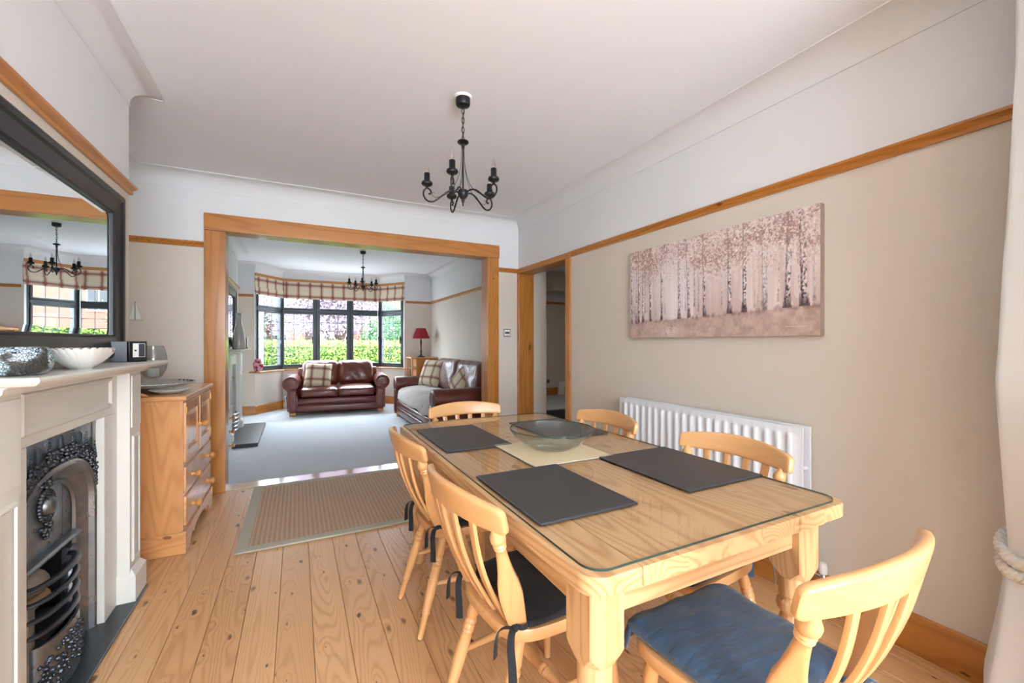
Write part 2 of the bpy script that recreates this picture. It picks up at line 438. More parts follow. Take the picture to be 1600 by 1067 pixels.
def leaf(name, a, b):
    k = N(name); tc = k.coords(False); n = k.noise(tc, 7.0, 3); col = k.mix(n, s2l(a), s2l(b)); k.set(col, 0.6); k.p.inputs['Subsurface Weight'].default_value = 0.0
    return k.m
M['hedge'] = leaf('hedge_leaves', '#41611c', '#8fae3e')
M['purple'] = leaf('copper_leaves', '#745f6c', '#b39fac')
M['green'] = leaf('tree_leaves', '#3f6a46', '#86ac7c')

# ------------------------------------------------------------------ structure
XR, XC, XA, YF, YL = 2.228, -0.79, -1.2, 4.25, 4.38
CE, CB, RT = 2.61, 2.495, 2.07        # ceiling, cove bottom, picture-rail top
RB = 2.026
LX, LY, LA = 2.43, 8.5, -1.2           # living right wall, back wall, left alcove wall
BAY = [(1.9, LY), (1.52, 9.05), (-0.24, 9.05), (-0.65, LY)]

# floor: sub-base and boards
fl = struct(bx('floor', M['gap'], (-1.25, 2.3, -2.7, 4.44, -0.06, -0.022)), 'stripped pine floorboards of the dining room')
pitch, x = 0.138, -0.215 - 0.138 * 8
i = 0
while x < 2.228:
    a, b = max(x + 0.0008, -1.19), min(x + pitch - 0.0008, 2.226)
    if b - a > 0.02:
        rr = random.Random(i * 13 + 5)
        cuts = [-2.6]
        if i % 5 == 2: cuts.append(rr.uniform(0.2, 1.0))
        cuts.append(4.435)
        for c0, c1 in zip(cuts, cuts[1:]):
            W2 = (b - a) / 2; L2 = (c1 - c0) / 2 - 0.001
            dz = rr.uniform(-0.0012, 0.0)
            bx('floorboard', M['floor'], (-W2, W2, -L2, L2, -0.02, 0), fl, 0.0015, 1).location = ((a + b) / 2, (c0 + c1) / 2, dz)
    x += pitch; i += 1
cpt = MB().prism([(LA, 4.44), (LX, 4.44), (LX, LY), BAY[0], BAY[1], BAY[2], BAY[3], (LA, LY)], 2, -0.05, 0.006)
struct(cpt.build('floor_carpet', M['carpet'], smooth=0), 'pale blue-grey fitted carpet of the living room')
struct(bx('floor_hall', M['hallcarpet'], (2.30, 5.6, 2.2, 7.4, -0.05, 0.0)), 'dark grey hall carpet beyond the doorway')

# ceilings
struct(bx('ceiling', M['ceil'], (-1.3, 2.42, -2.7, 4.3, CE, CE + 0.1)), 'white dining-room ceiling')
struct(MB().prism([(LA - .1, 4.3), (LX + .1, 4.3), (LX + .1, LY + .05), (1.95, LY + .05), (1.55, 9.2), (-0.27, 9.2), (-0.7, LY + .05), (LA - .1, LY + .05)], 2, CE, CE + 0.1).build('ceiling_living', M['ceil'], smooth=0), 'white living-room ceiling above the sofas')
struct(bx('ceiling_hall', M['ceil'], (2.42, 5.6, 2.2, 7.5, CE, CE + 0.1)), 'hall ceiling')

def cove_prof(z0=CB, z1=CE, r=0.115):
    p = [(-0.01, z0 - 0.004), (0.005, z0 - 0.004), (0.005, z0 + 0.004)]
    for k in range(9):
        t = PI / 2 * k / 8
        p.append((0.002 + r - r * math.cos(t), z0 + 0.004 + (z1 - z0 - 0.008) * math.sin(t)))
    p += [(r + 0.004, z1 - 0.006), (r + 0.012, z1 - 0.006), (r + 0.012, z1 + 0.01), (-0.01, z1 + 0.01)]
    return p
# travel anticlockwise seen from above so the room lies to the left
DIN = [(XR, 0.3), (XR, YF), (XA, YF), (XA, 2.9), (XC, 2.9), (XC, 1.3), (XA, 1.3), (XA, 0.3)]
struct(MB().sweep(cove_prof(), DIN).build('trim_1', M['white'], smooth=30), 'curved plaster ceiling cove of the dining room')
LCX = -0.79
LIV = [(LX, YL), (LX, LY)] + BAY + [(LA, LY), (LA, 7.5), (LCX, 7.5), (LCX, 5.7), (LA, 5.7), (LA, YL)]
struct(MB().sweep(cove_prof(), LIV).build('trim_2', M['white'], smooth=30), 'curved plaster ceiling cove of the living room')

def wall2(name, boxes, label, split=True):
    """boxes are lower-wall boxes and cut at the rail into beige below, white above"""
    lo, up = MB(), MB()
    for b in boxes:
        x0, x1, y0, y1, z0, z1 = b
        if z0 < 2.05: lo.box(x0, x1, y0, y1, z0, min(z1, 2.05))
        if z1 > 2.05: up.box(x0, x1, y0, y1, max(z0, 2.05), z1)
    o = struct(lo.build(name, M['wall'], smooth=0), label) if lo.v else None
    if up.v:
        u = up.build('upper_wall' if o else name, M['white'], o, smooth=0)
        if not o: struct(u, label)
    return o
wall2('wall_right', [(XR, XR + .17, 0.3, 3.25, 0, CE), (XR, XR + .17, 3.25, 4.22, 2.03, CE), (XR, XR + .35, 4.22, YL, 0, CE)], 'beige right-hand wall with white frieze above the picture rail')
wall2('wall_far', [(XA, -0.555, YF, YL, 0, CE), (1.86, XR, YF, YL, 0, CE), (-0.555, 1.86, YF, YL, 2.195, CE)], 'beige far wall around the wide opening')
HY0, HY1, HZ = 1.84, 2.53, 0.95
wall2('wall_left', [(XA, XC, 1.3, HY0, 0, CE), (XA, XC, HY1, 2.9, 0, CE), (XA, XC, HY0, HY1, HZ, CE), (XA - .1, XA + 0.02, HY0, HY1, 0, HZ)], 'chimney breast wall behind the mirror')
wall2('wall_alcove', [(XA - .1, XA, 2.9, YF, 0, CE), (XA - .1, XA, 0.3, 1.3, 0, CE)], 'alcove wall beside the chimney breast')
wall2('wall_back', [(1.72, XR + .17, 0.2, 0.3, 0, CE), (XA - .1, -0.92, 0.2, 0.3, 0, CE), (1.72, 1.8, -2.7, 0.2, 0, CE), (-1.0, -0.92, -2.7, 0.2, 0, CE), (-0.92, 1.72, -2.7, -2.62, 2.25, CE), (-0.92, 1.72, -2.7, -2.62, 0, 0.5), (-0.92, -0.75, -2.7, -2.62, 0.5, 2.25), (1.55, 1.72, -2.7, -2.62, 0.5, 2.25)], 'unseen wall around the rear window, set back to even out its light')  # unseen extension behind the camera, added to soften the window light falloff
# living room walls
wall2('wall_living_right', [(LX, LX + .1, YL, LY + .1, 0, CE), (XR + 0.34, LX + 0.1, YL - 0.05, YL, 0, CE)], 'right-hand wall of the living room')
wall2('wall_living_back', [(LA, -0.65, LY, LY + .12, 0, CE), (1.9, LX, LY, LY + .12, 0, CE)], 'living-room back wall on both sides of the bay')
wall2('wall_living_left', [(LA - .1, LA, YL, 5.7, 0, CE), (LA - .1, LA, 7.5, LY, 0, CE), (LA - .1, LCX, 5.7, 6.32, 0, CE), (LA - .1, LCX, 6.92, 7.5, 0, CE), (LA - .1, LCX, 6.32, 6.92, .95, CE), (LA - .1, LA, 6.32, 6.92, 0, .95)], 'living-room chimney breast wall')
# bay: dado below the sill, head above the window
def bay_strip(z0, z1, t0=0.0, t1=0.14, ends=True):
    path = [(BAY[0][0], LY)] + BAY[1:3] + [(BAY[3][0], LY)]
    return MB().sweep([(-t1, z0), (-t0, z0), (-t0, z1), (-t1, z1)], path)
b_ = struct(bay_strip(0, 0.72).build('wall_bay', M['wall'], smooth=0), 'curved bay wall below the front window')
bay_strip(2.42, CE).build('upper_wall', M['white'], b_, smooth=0)
for nx, sgn in ((-0.65, -1), (1.9, 1)):
    bx('reveal', M['white'], (min(nx, nx - sgn * .004), max(nx, nx - sgn * .004), LY + .002, LY + .06, .745, 2.39), b_)
# hall
hw = wall2('wall_hall', [(2.54, 5.7, 7.36, 7.46, 0, CE), (5.5, 5.6, 2.2, 7.4, 0, CE), (2.4, 5.6, 2.1, 2.2, 0, CE), (LX + .1, LX + .2, YL, 7.4, 0, CE)], 'shadowy hall wall beyond the doorway')
st = struct(MB().box(2.62, 5.5, 5.75, 7.36, 0.0, 0.165).build('floor_step', M['hallcarpet'], bevel=0.01), 'carpeted step at the end of the hall')
bx('step_carpet', M['palecarpet'], (2.62, 5.5, 5.77, 7.36, 0.165, 0.175), st)
bx('pipe_casing', M['wall'], (4.35, 4.75, 6.9, 7.35, 2.25, 2.6), hw)

# picture rails
RAIL = [(0.0, RB), (0.012, RB), (0.016, RB + .010), (0.012, RB + .018), (0.018, RB + .026), (0.028, RB + .034), (0.03, RT), (0.0, RT)]
def rail(name, path, mat, label): return struct(MB().sweep(RAIL, path).build(name, M[mat], smooth=30), label)
rail('trim_3', [(XR, 0.32), (XR, 3.2)], 'trim_y', 'pine picture rail along the right-hand wall')
rail('trim_4', [(XR, YF), (1.975, YF)], 'trim_x', 'short pine picture rail right of the opening')
rail('trim_5', [(-0.685, YF), (XA, YF), (XA, 2.9), (XC, 2.9), (XC, 1.3)], 'trim_y', 'pine picture rail above the mirror and in the alcove')
rail('trim_6', [(LX, YL), (LX, LY), (1.925, LY)], 'trim_y', 'pine picture rail on the living-room right wall')
rail('trim_7', [(-0.67, LY), (LA, LY), (LA, 7.5), (LCX, 7.5), (LCX, 5.7), (LA, 5.7), (LA, YL)], 'trim_y', 'pine picture rail on the living-room left side')
rail('trim_8', [(5.5, 7.36), (2.6, 7.36)], 'trim_x', 'pine picture rail in the hall')
# skirting boards
SK = [(0.0, 0.0), (0.02, 0.0), (0.02, 0.118), (0.017, 0.125), (0.012, 0.150), (0.006, 0.156), (0.0, 0.156)]
def skirt(name, path, mat, label): return struct(MB().sweep(SK, path).build(name, M[mat], smooth=30), label)
skirt('baseboard_right', [(XR, 0.3), (XR, 3.2)], 'trim_y', 'pine skirting board along the right-hand wall')
skirt('baseboard_far', [(XR, YF), (1.975, YF)], 'trim_x', 'pine skirting board right of the opening')
skirt('baseboard_alcove', [(-0.685, YF), (XA, YF), (XA, 2.9), (XC, 2.9), (XC, 2.82)], 'trim_x', 'pine skirting board in the alcove')
skirt('baseboard_living', [(LX, YL), (LX, LY)] + BAY + [(LA, LY), (LA, 7.5), (LCX, 7.5), (LCX, 7.38)], 'trim_x', 'pine skirting board around the living-room bay')
hs = struct(MB().sweep([(o, z + .175) for o, z in SK], [(5.5, 7.36), (2.6, 7.36)]).build('baseboard_hall', M['trim_x'], smooth=30), 'pine skirting board in the hall')

# wide pine opening frame
op = sempty('trim_9', 'heavy pine frame of the wide opening')
OX0, OX1, OZ0, OZ1 = -0.681, 1.982, 2.170, 2.310
def beam(name, b, mat, par): return MB().box(*b).build(name, M[mat], par, 0.006, 2)
beam('lintel', (OX0, OX1, 4.222, YL + .02, OZ0, OZ1), 'trim_x', op)
beam('post', (OX0, -0.532, 4.226, YL + .02, 0.0, OZ0), 'trim_z', op)
beam('post', (1.838, OX1 - .006, 4.226, YL + .02, 0.0, OZ0), 'trim_z', op)
M['threshold'] = pine('threshold_varnished_pine', '#d9b48c', '#b88a5c', 0, rings=20, ring_amt=.2, knots=.2, rough=.12, coat=1.0, flat=2)
struct(bx('trim_10', M['threshold'], (-0.532, 1.838, 4.26, 4.45, -0.002, 0.006), bevel=0.003), 'pine threshold strip in the wide opening')
# hall door frame
df = sempty('door_1', 'pine doorway lining to the hall')
beam('lining', (XR - .018, XR + .172, 4.198, 4.22, 0, 2.02), 'trim_z', df)
beam('lining', (XR - .018, XR + .172, 3.25, 3.272, 0, 2.02), 'trim_z', df)
beam('head', (XR - .018, XR + .172, 3.25, 4.22, 2.018, 2.04), 'trim_y', df)
beam('architrave', (XR - .02, XR, 3.208, 3.285, 0, 2.015), 'trim_z', df)
beam('architrave', (XR - .02, XR, 4.205, 4.249, 0, 2.015), 'trim_z', df)
beam('architrave_head', (XR - .022, XR, 3.205, 4.249, 2.015, 2.072), 'trim_y', df)

# bay window -----------------------------------------------------------------------------------
SILL, HEAD, TRAN = 0.745, 2.44, 1.845
lead_mb = {}
pane_mesh = {}
def light(win, p0, p1, top_open):
    """one window light between plan points p0 (left seen from the room) and p1"""
    a, b = Vector((p0[0], p0[1], 0)), Vector((p1[0], p1[1], 0)); d = (b - a); L = d.length; d.normalize(); nrm = Vector((-d.y, d.x, 0))
    R = Matrix(((d.x, nrm.x, 0, a.x), (d.y, nrm.y, 0, a.y), (0, 0, 1, 0), (0, 0, 0, 1)))
    def bar(name, x0, x1, z0, z1, t=0.035, off=0.0, par=win):
        return MB().box(x0, x1, -t + off, t + off, z0, z1).build(name, M['winframe'], par, 0.006, 1).__class__ and None
    fm = MB(); fw = 0.036
    for (x0, x1, z0, z1) in ((0, fw, SILL, HEAD), (L - fw, L, SILL, HEAD), (fw, L - fw, SILL, SILL + .055), (fw, L - fw, HEAD - .05, HEAD), (fw, L - fw, TRAN - .03, TRAN + .03)):
        fm.box(x0, x1, -0.035, 0.035, z0, z1)
    fr = fm.build('light_frame', M['winframe'], win, 0.006, 1); fr.matrix_local = R
    sm = MB(); s = 0.03
    for z0, z1 in ((SILL + .055, TRAN - .03), (TRAN + .03, HEAD - .05)):
        for q in ((fw, fw + s, z0, z1), (L - fw - s, L - fw, z0, z1), (fw + s, L - fw - s, z0, z0 + s), (fw + s, L - fw - s, z1 - s, z1)):
            sm.box(q[0], q[1], -0.05, 0.02, q[2], q[3])
    so = sm.build('sash', M['winframe'], win, 0.005, 1); so.matrix_local = R
    lm = MB()
    for z0, z1, rows in ((SILL + .085, TRAN - .06, 6), (TRAN + .06, HEAD - .08, 2)):
        x0, x1 = fw + s, L - fw - s; cw, ch = (x1 - x0) / 3, (z1 - z0) / rows
        for c in range(1, 3): lm.box(x0 + c * cw - .004, x0 + c * cw + .004, -0.012, 0.0, z0, z1)
        for r_ in range(1, rows): lm.box(x0, x1, -0.0115, -0.0005, z0 + r_ * ch - .004, z0 + r_ * ch + .004)
        key = (round(cw, 3), round(ch, 3))
        for c in range(3):
            for r_ in range(rows):
                if key not in pane_mesh:
                    po = MB().box(-cw / 2 + .002, cw / 2 - .002, -0.0015, 0.0015, -ch / 2 + .002, ch / 2 - .002).build('pane', M['pane'], win, smooth=0)
                    pane_mesh[key] = po.data
                else:
                    po = bpy.data.objects.new('pane', pane_mesh[key]); COL.objects.link(po); po.parent = win
                po.matrix_local = R @ Matrix.Translation((x0 + (c + .5) * cw, -0.006, z0 + (r_ + .5) * ch)) @ Matrix.Rotation(random.uniform(-.004, .004), 4, 'Z')
    lo = lm.build('lead_lattice', M['lead'], win, smooth=0); lo.matrix_local = R
    hd = MB().box(L - .075, L - .06, -0.075, -0.05, 1.22, 1.32).box(L - .085, L - .055, -0.062, -0.05, 1.30, 1.36).build('casement_handle', M['black'], win, 0.003, 1); hd.matrix_local = R
wy = 0.075     # window line sits this far outside the bay's inner face
wpts = [(-0.672, LY + .075), (-0.285, 9.05 + wy), (1.565, 9.05 + wy), (1.922, LY + .075)]
w1 = sempty('window_1', 'left angled light of the black leaded bay window')
light(w1, wpts[0], wpts[1], False)
wc = [(wpts[1][0] + (wpts[2][0] - wpts[1][0]) * t, 9.05 + wy) for t in (0, 1 / 3, 2 / 3, 1)]
for k in range(3):
    wk = sempty('window_%d' % (k + 2), ['left', 'middle', 'right'][k] + ' light in the straight centre of the bay window')
    light(wk, wc[k], wc[k + 1], True)
w5 = sempty('window_5', 'right angled light of the black leaded bay window')
light(w5, wpts[2], wpts[3], False)
for k, p in enumerate((wpts[1], wpts[2])):
    MB().lathe([(0.05, SILL), (0.05, HEAD)], 8, (p[0], p[1] + .005, 0)).build('corner_post', M['winframe'], w1 if k == 0 else w5, smooth=0)
sl = MB().sweep([(-0.115, .722), (0.045, .722), (0.052, .733), (0.045, .745), (-0.115, .745)], [(BAY[0][0] + .05, LY - .03)] + BAY[1:3] + [(BAY[3][0] - .05, LY - .03)])
struct(sl.build('trim_11', M['trim_x'], smooth=30), 'pine window sill around the bay')
pb = MB().sweep([(-0.02, 2.39), (0.012, 2.39), (0.012, 2.445), (-0.02, 2.445)], [(BAY[0][0], LY)] + BAY[1:3] + [(BAY[3][0], LY)])
struct(pb.build('trim_12', M['trim_x'], smooth=30), 'pine pelmet board above the blinds')

# roman blinds
def blind(p0, p1, label, ext=(0, 0)):
    a, b = Vector((p0[0], p0[1], 0)), Vector((p1[0], p1[1], 0)); d = b - a; L = d.length; ang = math.atan2(d.y, d.x)
    t = thing('roman_blind', label, 'blind', (a.x, a.y, 0), ang, 'plaid blinds in the bay')
    def sheet(z0, z1, y, th, wob):
        n = 14; prof = []
        rs = []
        for i in range(n + 1):
            xx = -ext[0] + (L + ext[0] + ext[1]) * i / n; dy = wob * math.sin(i * 1.1)
            rs.append([(xx, y + dy - th, z0), (xx, y + dy, z0 - .004), (xx, y + dy + th, z0 + .006), (xx, y + dy + th, z1), (xx, y + dy - th, z1)])
        return MB().rings(rs)
    sheet(2.12, 2.388, -0.03, 0.006, 0.002).build('fabric_fold', M['plaid_blind'], t, smooth=40)
    sheet(2.075, 2.20, -0.044, 0.006, 0.003).build('lower_fold', M['plaid_blind'], t, smooth=40)
    MB().box(.01, L - .01, -.028, -.008, 2.365, 2.392).build('head_rail', M['plaster'], t)
    return t
blind((BAY[3][0] - .004, LY + .012), BAY[2], 'plaid roman blind on the left angled bay light', (.028, -.004))
blind((BAY[2][0] + .01, 9.05), (BAY[1][0] - .01, 9.05), 'wide plaid roman blind across the bay centre', (-.012, -.012))
blind(BAY[1], (BAY[0][0] + .004, LY + .012), 'plaid roman blind on the right angled bay light', (-.004, .028))
pc = thing('blind_cord', 'white blind pull cord hanging at the right bay post', 'cord', (1.46, 8.95, 1.2))
MB().tube([(0, 0, .95), (0, 0, .1)], .004, 6).build('cord', M['plaster'], pc)
MB().lathe([(.004, .1), (.010, .06), (.012, 0.0), (.004, -.005)], 10).build('acorn', M['plaster'], pc)

# ------------------------------------------------------------------ dining table
TX0, TX1, TY0, TY1 = 0.525, 1.497, 0.688, 2.505
tb = thing('dining_table', 'chunky pine dining table with turned legs under a glass sheet', 'table', ((TX0 + TX1) / 2, (TY0 + TY1) / 2, 0))
tw, tl = (TX1 - TX0) / 2, (TY1 - TY0) / 2
def rrect(hx, hy, r, n=6):
    p = []
    for cx_, cy_, a0 in ((hx - r, hy - r, 0), (-hx + r, hy - r, 90), (-hx + r, -hy + r, 180), (hx - r, -hy + r, 270)):
        for k in range(n + 1):
            a = math.radians(a0 + 90 * k / n); p.append((cx_ + r * math.cos(a), cy_ + r * math.sin(a)))
    return p
# top boards
nb = 7; bw = (2 * tw) / nb
outline = rrect(tw, tl, 0.05)
def clip_poly(poly, x0, x1):
    def cut(pl, xx, keep):
        out = []
        for i, p in enumerate(pl):
            q = pl[(i + 1) % len(pl)]; ip, iq = keep(p[0]), keep(q[0])
            if ip: out.append(p)
            if ip != iq:
                t = (xx - p[0]) / (q[0] - p[0]); out.append((xx, p[1] + t * (q[1] - p[1])))
        return out
    return cut(cut(poly, x0, lambda v: v >= x0), x1, lambda v: v <= x1)
for k in range(nb):
    x0, x1 = -tw + k * bw, -tw + (k + 1) * bw
    pl = clip_poly(outline, x0, x1); cxm = (x0 + x1) / 2
    MB().prism([(p[0] - cxm, p[1]) for p in pl], 2, 0.726, 0.768).build('top_board', M['table_y'], tb, 0.0 if 0 < k < nb - 1 else 0.004, 2, loc=(cxm, 0, 0))
# legs and apron
def table_leg(cx_, cy_):
    hb = 0.049
    m = MB()
    ch = 0.018
    def sq(h_, z, c): return [(-h_ + c, -h_, z), (h_ - c, -h_, z), (h_, -h_ + c, z), (h_, h_ - c, z), (h_ - c, h_, z), (-h_ + c, h_, z), (-h_, h_ - c, z), (-h_, -h_ + c, z)]
    m.rings([sq(hb, .726, .004), sq(hb, .55, .004), sq(hb * .985, .54, .012), sq(hb * .86, .515, .028)])
    m.lathe([(.041, .52), (.041, .455), (.036, .45), (.036, .44), (.045, .432), (.047, .42), (.045, .408), (.036, .40), (.034, .392), (.040, .375), (.048, .34), (.052, .30), (.050, .26), (.043, .21), (.036, .165), (.032, .14), (.038, .13), (.040, .12), (.038, .11), (.031, .10), (.034, .07), (.036, .04), (.030, .012), (.028, 0)], 24)
    return m.build('leg', M['table_z'], tb, loc=(cx_, cy_, 0))
LXo, LYo = tw - 0.058 - .049 + .012, tl - .058 - .049 + .05
for sx in (-1, 1):
    for sy in (-1, 1): table_leg(sx * LXo, sy * (tl - .062 - .049))
ay = tl - .062 - .049
for sy in (-1, 1): bx('apron', M['table_x'], (-LXo + .045, LXo - .045, sy * ay - .012 - sy * .0 - (.012 if sy < 0 else -.012) - .0, sy * ay + .012 - (.012 if sy < 0 else -.012), .618, .724), tb, 0.002)
for sx in (-1, 1): bx('apron', M['table_y'], (sx * LXo - .012 + sx * .012, sx * LXo + .012 + sx * .012, -ay + .045, ay - .045, .618, .724), tb, 0.002)
# glass sheet
gl = thing('glass_table_top', 'clear glass sheet with green edge covering the dining table', 'glass sheet', ((TX0 + TX1) / 2, (TY0 + TY1) / 2, 0.7685))
gp = rrect(tw - .018, tl - .018, .05, 8); ng = len(gp)
MB().add([(p[0], p[1], .006) for p in gp], [list(range(ng))]).build('glass_face', M['tableglass'], gl, smooth=0)
MB().add([(p[0], p[1], 0) for p in gp] + [(p[0], p[1], .006) for p in gp], [[i, (i + 1) % ng, ng + (i + 1) % ng, ng + i] for i in range(ng)]).build('glass_edge', M['glassedge'], gl, smooth=50)
GZ = 0.775
def mat_(x0, x1, y0, y1, label, rz=0.0):
    t = thing('placemat', label, 'placemat', ((x0 + x1) / 2, (y0 + y1) / 2, GZ), rz, 'black placemats on the table')
    hx, hy = (x1 - x0) / 2, (y1 - y0) / 2
    MB().prism(rrect(hx, hy, .006, 2), 2, 0.0, .004).build('leather_sheet', M['placemat'], t, .001, 1)
    MB().tube([(p[0], p[1], .0038) for p in rrect(hx - .004, hy - .004, .006, 2)], .0011, 6, loop=True).build('edge_stitching', M['navy'], t)
mat_(.560, .895, .945, 1.395, 'black leather placemat nearest the camera, left side of the table')
mat_(1.105, 1.478, .945, 1.405, 'black leather placemat beside the radiator, right side of the table')
mat_(.572, .893, 1.755, 2.275, 'black leather placemat on the far left of the table')
mat_(1.108, 1.448, 1.75, 2.235, 'black leather placemat on the far right, behind the glass bowl')
t = thing('woven_mat', 'square cream woven mat under the glass bowl', 'mat', (.99, 1.585, GZ))
MB().box(-.185, .185, -.19, .19, 0, .004).build('woven_sheet', M['weave'], t, .001, 1)
MB().tube([(p[0], p[1], .003) for p in rrect(.184, .189, .004, 2)], .002, 6, loop=True).build('bound_edge', M['rugborder'], t)
gb = thing('glass_bowl', 'wide smoked glass fruit bowl in the middle of the table', 'bowl', (1.005, 1.60, GZ + .0045))
prof = [(.0, .004), (.055, .004), (.09, .012), (.13, .034), (.162, .062), (.181, .088)]
MB().lathe([(.001, 0), (.056, 0), (.092, .008), (.133, .030), (.166, .059), (.1855, .087), (.1855, .090), (.1815, .090), (.162, .063), (.130, .035), (.09, .0125), (.055, .0045), (.001, .0045)], 56, caps=False).build('bowl_body', M['bowlglass'], gb)
MB().tube([(.1835 * math.cos(a), .1835 * math.sin(a), .0905) for a in [2 * PI * i / 56 for i in range(56)]], .0022, 6, loop=True).build('rim', M['glassedge'], gb)

# ------------------------------------------------------------------ chairs
RINGS_LEG = [(0, .0175), (.06, .018), (.20, .0205), (.225, .0165), (.24, .0215), (.26, .0215), (.27, .017), (.285, .0215), (.305, .0215), (.315, .017), (.33, .0205), (.35, .018), (.46, .0215), (.60, .0205), (.74, .0165), (.755, .0185), (.77, .0185), (.785, .0145), (.95, .0125), (1.0, .0125)]
def superell(c, hw, hd, e, u, v, n=16):
    out = []
    for j in range(n):
        a = 2 * PI * j / n; ca, sa = math.cos(a), math.sin(a)
        out.append(c + u * (hw * math.copysign(abs(ca) ** e, ca)) + v * (hd * math.copysign(abs(sa) ** e, sa)))
    return out
def make_chair():
    t = thing('dining_chair', 'x', 'chair')
    # seat: dished plank
    o = []
    for k in range(40):
        a = 2 * PI * k / 40; ca, sa = math.cos(a), math.sin(a); e = 0.42
        yy = 0.205 * math.copysign(abs(sa) ** e, sa); wv = 0.215 - 0.035 * (1 - (yy + .205) / .41)
        xx = wv * math.copysign(abs(ca) ** e, ca)
        if sa < 0: yy -= 0.012 * (1 - (xx / .2) ** 2)
        o.append((xx, yy))
    m = MB(); zs = [(.97, .402), (1.0, .410), (1.0, .432), (.985, .440), (.93, .441), (.6, .436), (.15, .434)]
    m.rings([[(p[0] * s_, p[1] * s_, z) for p in o] for s_, z in zs])
    m.build('seat', M['chair_y'], t, smooth=45)
    legp = {}
    for sx in (-1, 1):
        a, b = Vector((sx * .150, .145, .41)), Vector((sx * .195, .185, .004)); legp[(sx, 1)] = (a, b)
        MB().turned(a, b, RINGS_LEG, 14).build('leg', M['chair_z'], t)
        a, b = Vector((sx * .128, -.150, .41)), Vector((sx * .163, -.270, .004)); legp[(sx, -1)] = (a, b)
        MB().turned(a, b, RINGS_LEG, 14).build('leg', M['chair_z'], t)
        for k in (1, -1):
            b = legp[(sx, k)][1]; MB().lathe([(.0128, 0), (.0128, .006), (.010, .007)], 12, (b.x, b.y, -.001)).build('glide', M['chrome'], t)
    mids = []
    for sx in (-1, 1):
        p, q = legp[(sx, 1)], legp[(sx, -1)]
        a = p[0].lerp(p[1], .50); b = q[0].lerp(q[1], .50); mids.append(a.lerp(b, .5))
        MB().turned(a, b, [(0, .008), (.06, .009), (.35, .014), (.5, .0165), (.65, .014), (.94, .009), (1, .008)], 12).build('stretcher', M['chair_y'], t)
    MB().turned(mids[0], mids[1], [(0, .009), (.1, .011), (.22, .015), (.24, .018), (.26, .015), (.28, .019), (.31, .019), (.33, .015), (.5, .018), (.67, .015), (.69, .019), (.72, .019), (.74, .015), (.76, .018), (.78, .015), (.9, .011), (1, .009)], 14).build('stretcher', M['chair_x'], t)
    # crest rail: bowed, leaning back
    CW, ZE, ZM, HE, HM, TH = .250, .826, .852, .066, .086, .012
    cy = lambda u: -.272 - .060 * (1 - u * u)
    rs = []
    lean = Vector((0, -math.sin(.22), math.cos(.22)))
    us = [-1.0, -.992, -.975, -.94] + [-.9 + 1.8 * i / 20 for i in range(21)] + [.94, .975, .992, 1.0]
    for u in us:
        top = ZE + (ZM - ZE) * (1 - u * u); hgt = HE + (HM - HE) * (1 - u * u)
        endk = 1.0 if abs(u) < .93 else math.sqrt(max(0.02, 1 - ((abs(u) - .93) / .07) ** 2))
        hh = hgt * (.62 + .38 * endk)
        c = Vector((u * CW, cy(u), top - hgt / 2))
        tan = Vector((CW, .12 * u, 0)).normalized(); nv = lean.cross(tan).normalized()
        rs.append(superell(c, hh / 2, TH * (.55 + .45 * endk), .38, lean, nv, 18))
    MB().rings(rs).build('crest_rail', M['chair_x'], t, smooth=50)
    # outer posts: shaped paddle with turned neck
    for sx in (-1, 1):
        p0, p1 = Vector((sx * .146, -.168, .436)), Vector((sx * .214, -.283, .775))
        d = (p1 - p0); L = d.length; d.normalize(); sd = Vector((1, 0, 0)); sd = (sd - d * sd.dot(d)).normalized(); fr = d.cross(sd).normalized()
        ra = sx * math.radians(62); sd, fr = sd * math.cos(ra) + fr * math.sin(ra), fr * math.cos(ra) - sd * math.sin(ra)
        sec = [(0, .025, .014, .4), (.05, .026, .014, .36), (.22, .031, .0135, .32), (.36, .034, .013, .32), (.46, .031, .013, .34), (.57, .023, .0125, .42), (.67, .018, .0125, .55), (.75, .0155, .013, .8), (.80, .0145, .0135, 1), (.815, .018, .018, 1), (.83, .015, .015, 1), (.845, .019, .019, 1), (.86, .0155, .0155, 1), (.88, .021, .021, 1), (.915, .022, .022, 1), (.945, .017, .017, 1), (1.0, .011, .011, 1)]
        MB().rings([superell(p0 + d * (L * q), w_, d_, e, sd, fr, 18) for q, w_, d_, e in sec]).build('post', M['chair_z'], t, smooth=45)
    # four slats
    for xk in (-1.5, -.5, .5, 1.5):
        rs = []
        for i in range(11):
            q = i / 10; xx = xk * (.062 + .028 * q); yb = -.178 - .004 * (2.25 - xk * xk)
            yt = cy(xk * .09 / CW) + .004
            yy = yb + (yt - yb) * q - .022 * math.sin(PI * q) * 1.0 + .0; zz = .436 + (.772 - .436) * q
            tn = Vector((xk * .028, (yt - yb) - .022 * PI * math.cos(PI * q), .336)).normalized()
            sd = Vector((1, 0, 0)); sd = (sd - tn * sd.dot(tn)).normalized(); fr = tn.cross(sd)
            wd = .0145 + .003 * math.sin(PI * min(1, q * 1.1))
            rs.append(superell(Vector((xx, yy, zz)), wd, .0065, .4, sd, fr, 12))
        MB().rings(rs).build('slat', M['chair_z'], t, smooth=50)
    return t
proto = make_chair()
R_ = math.radians
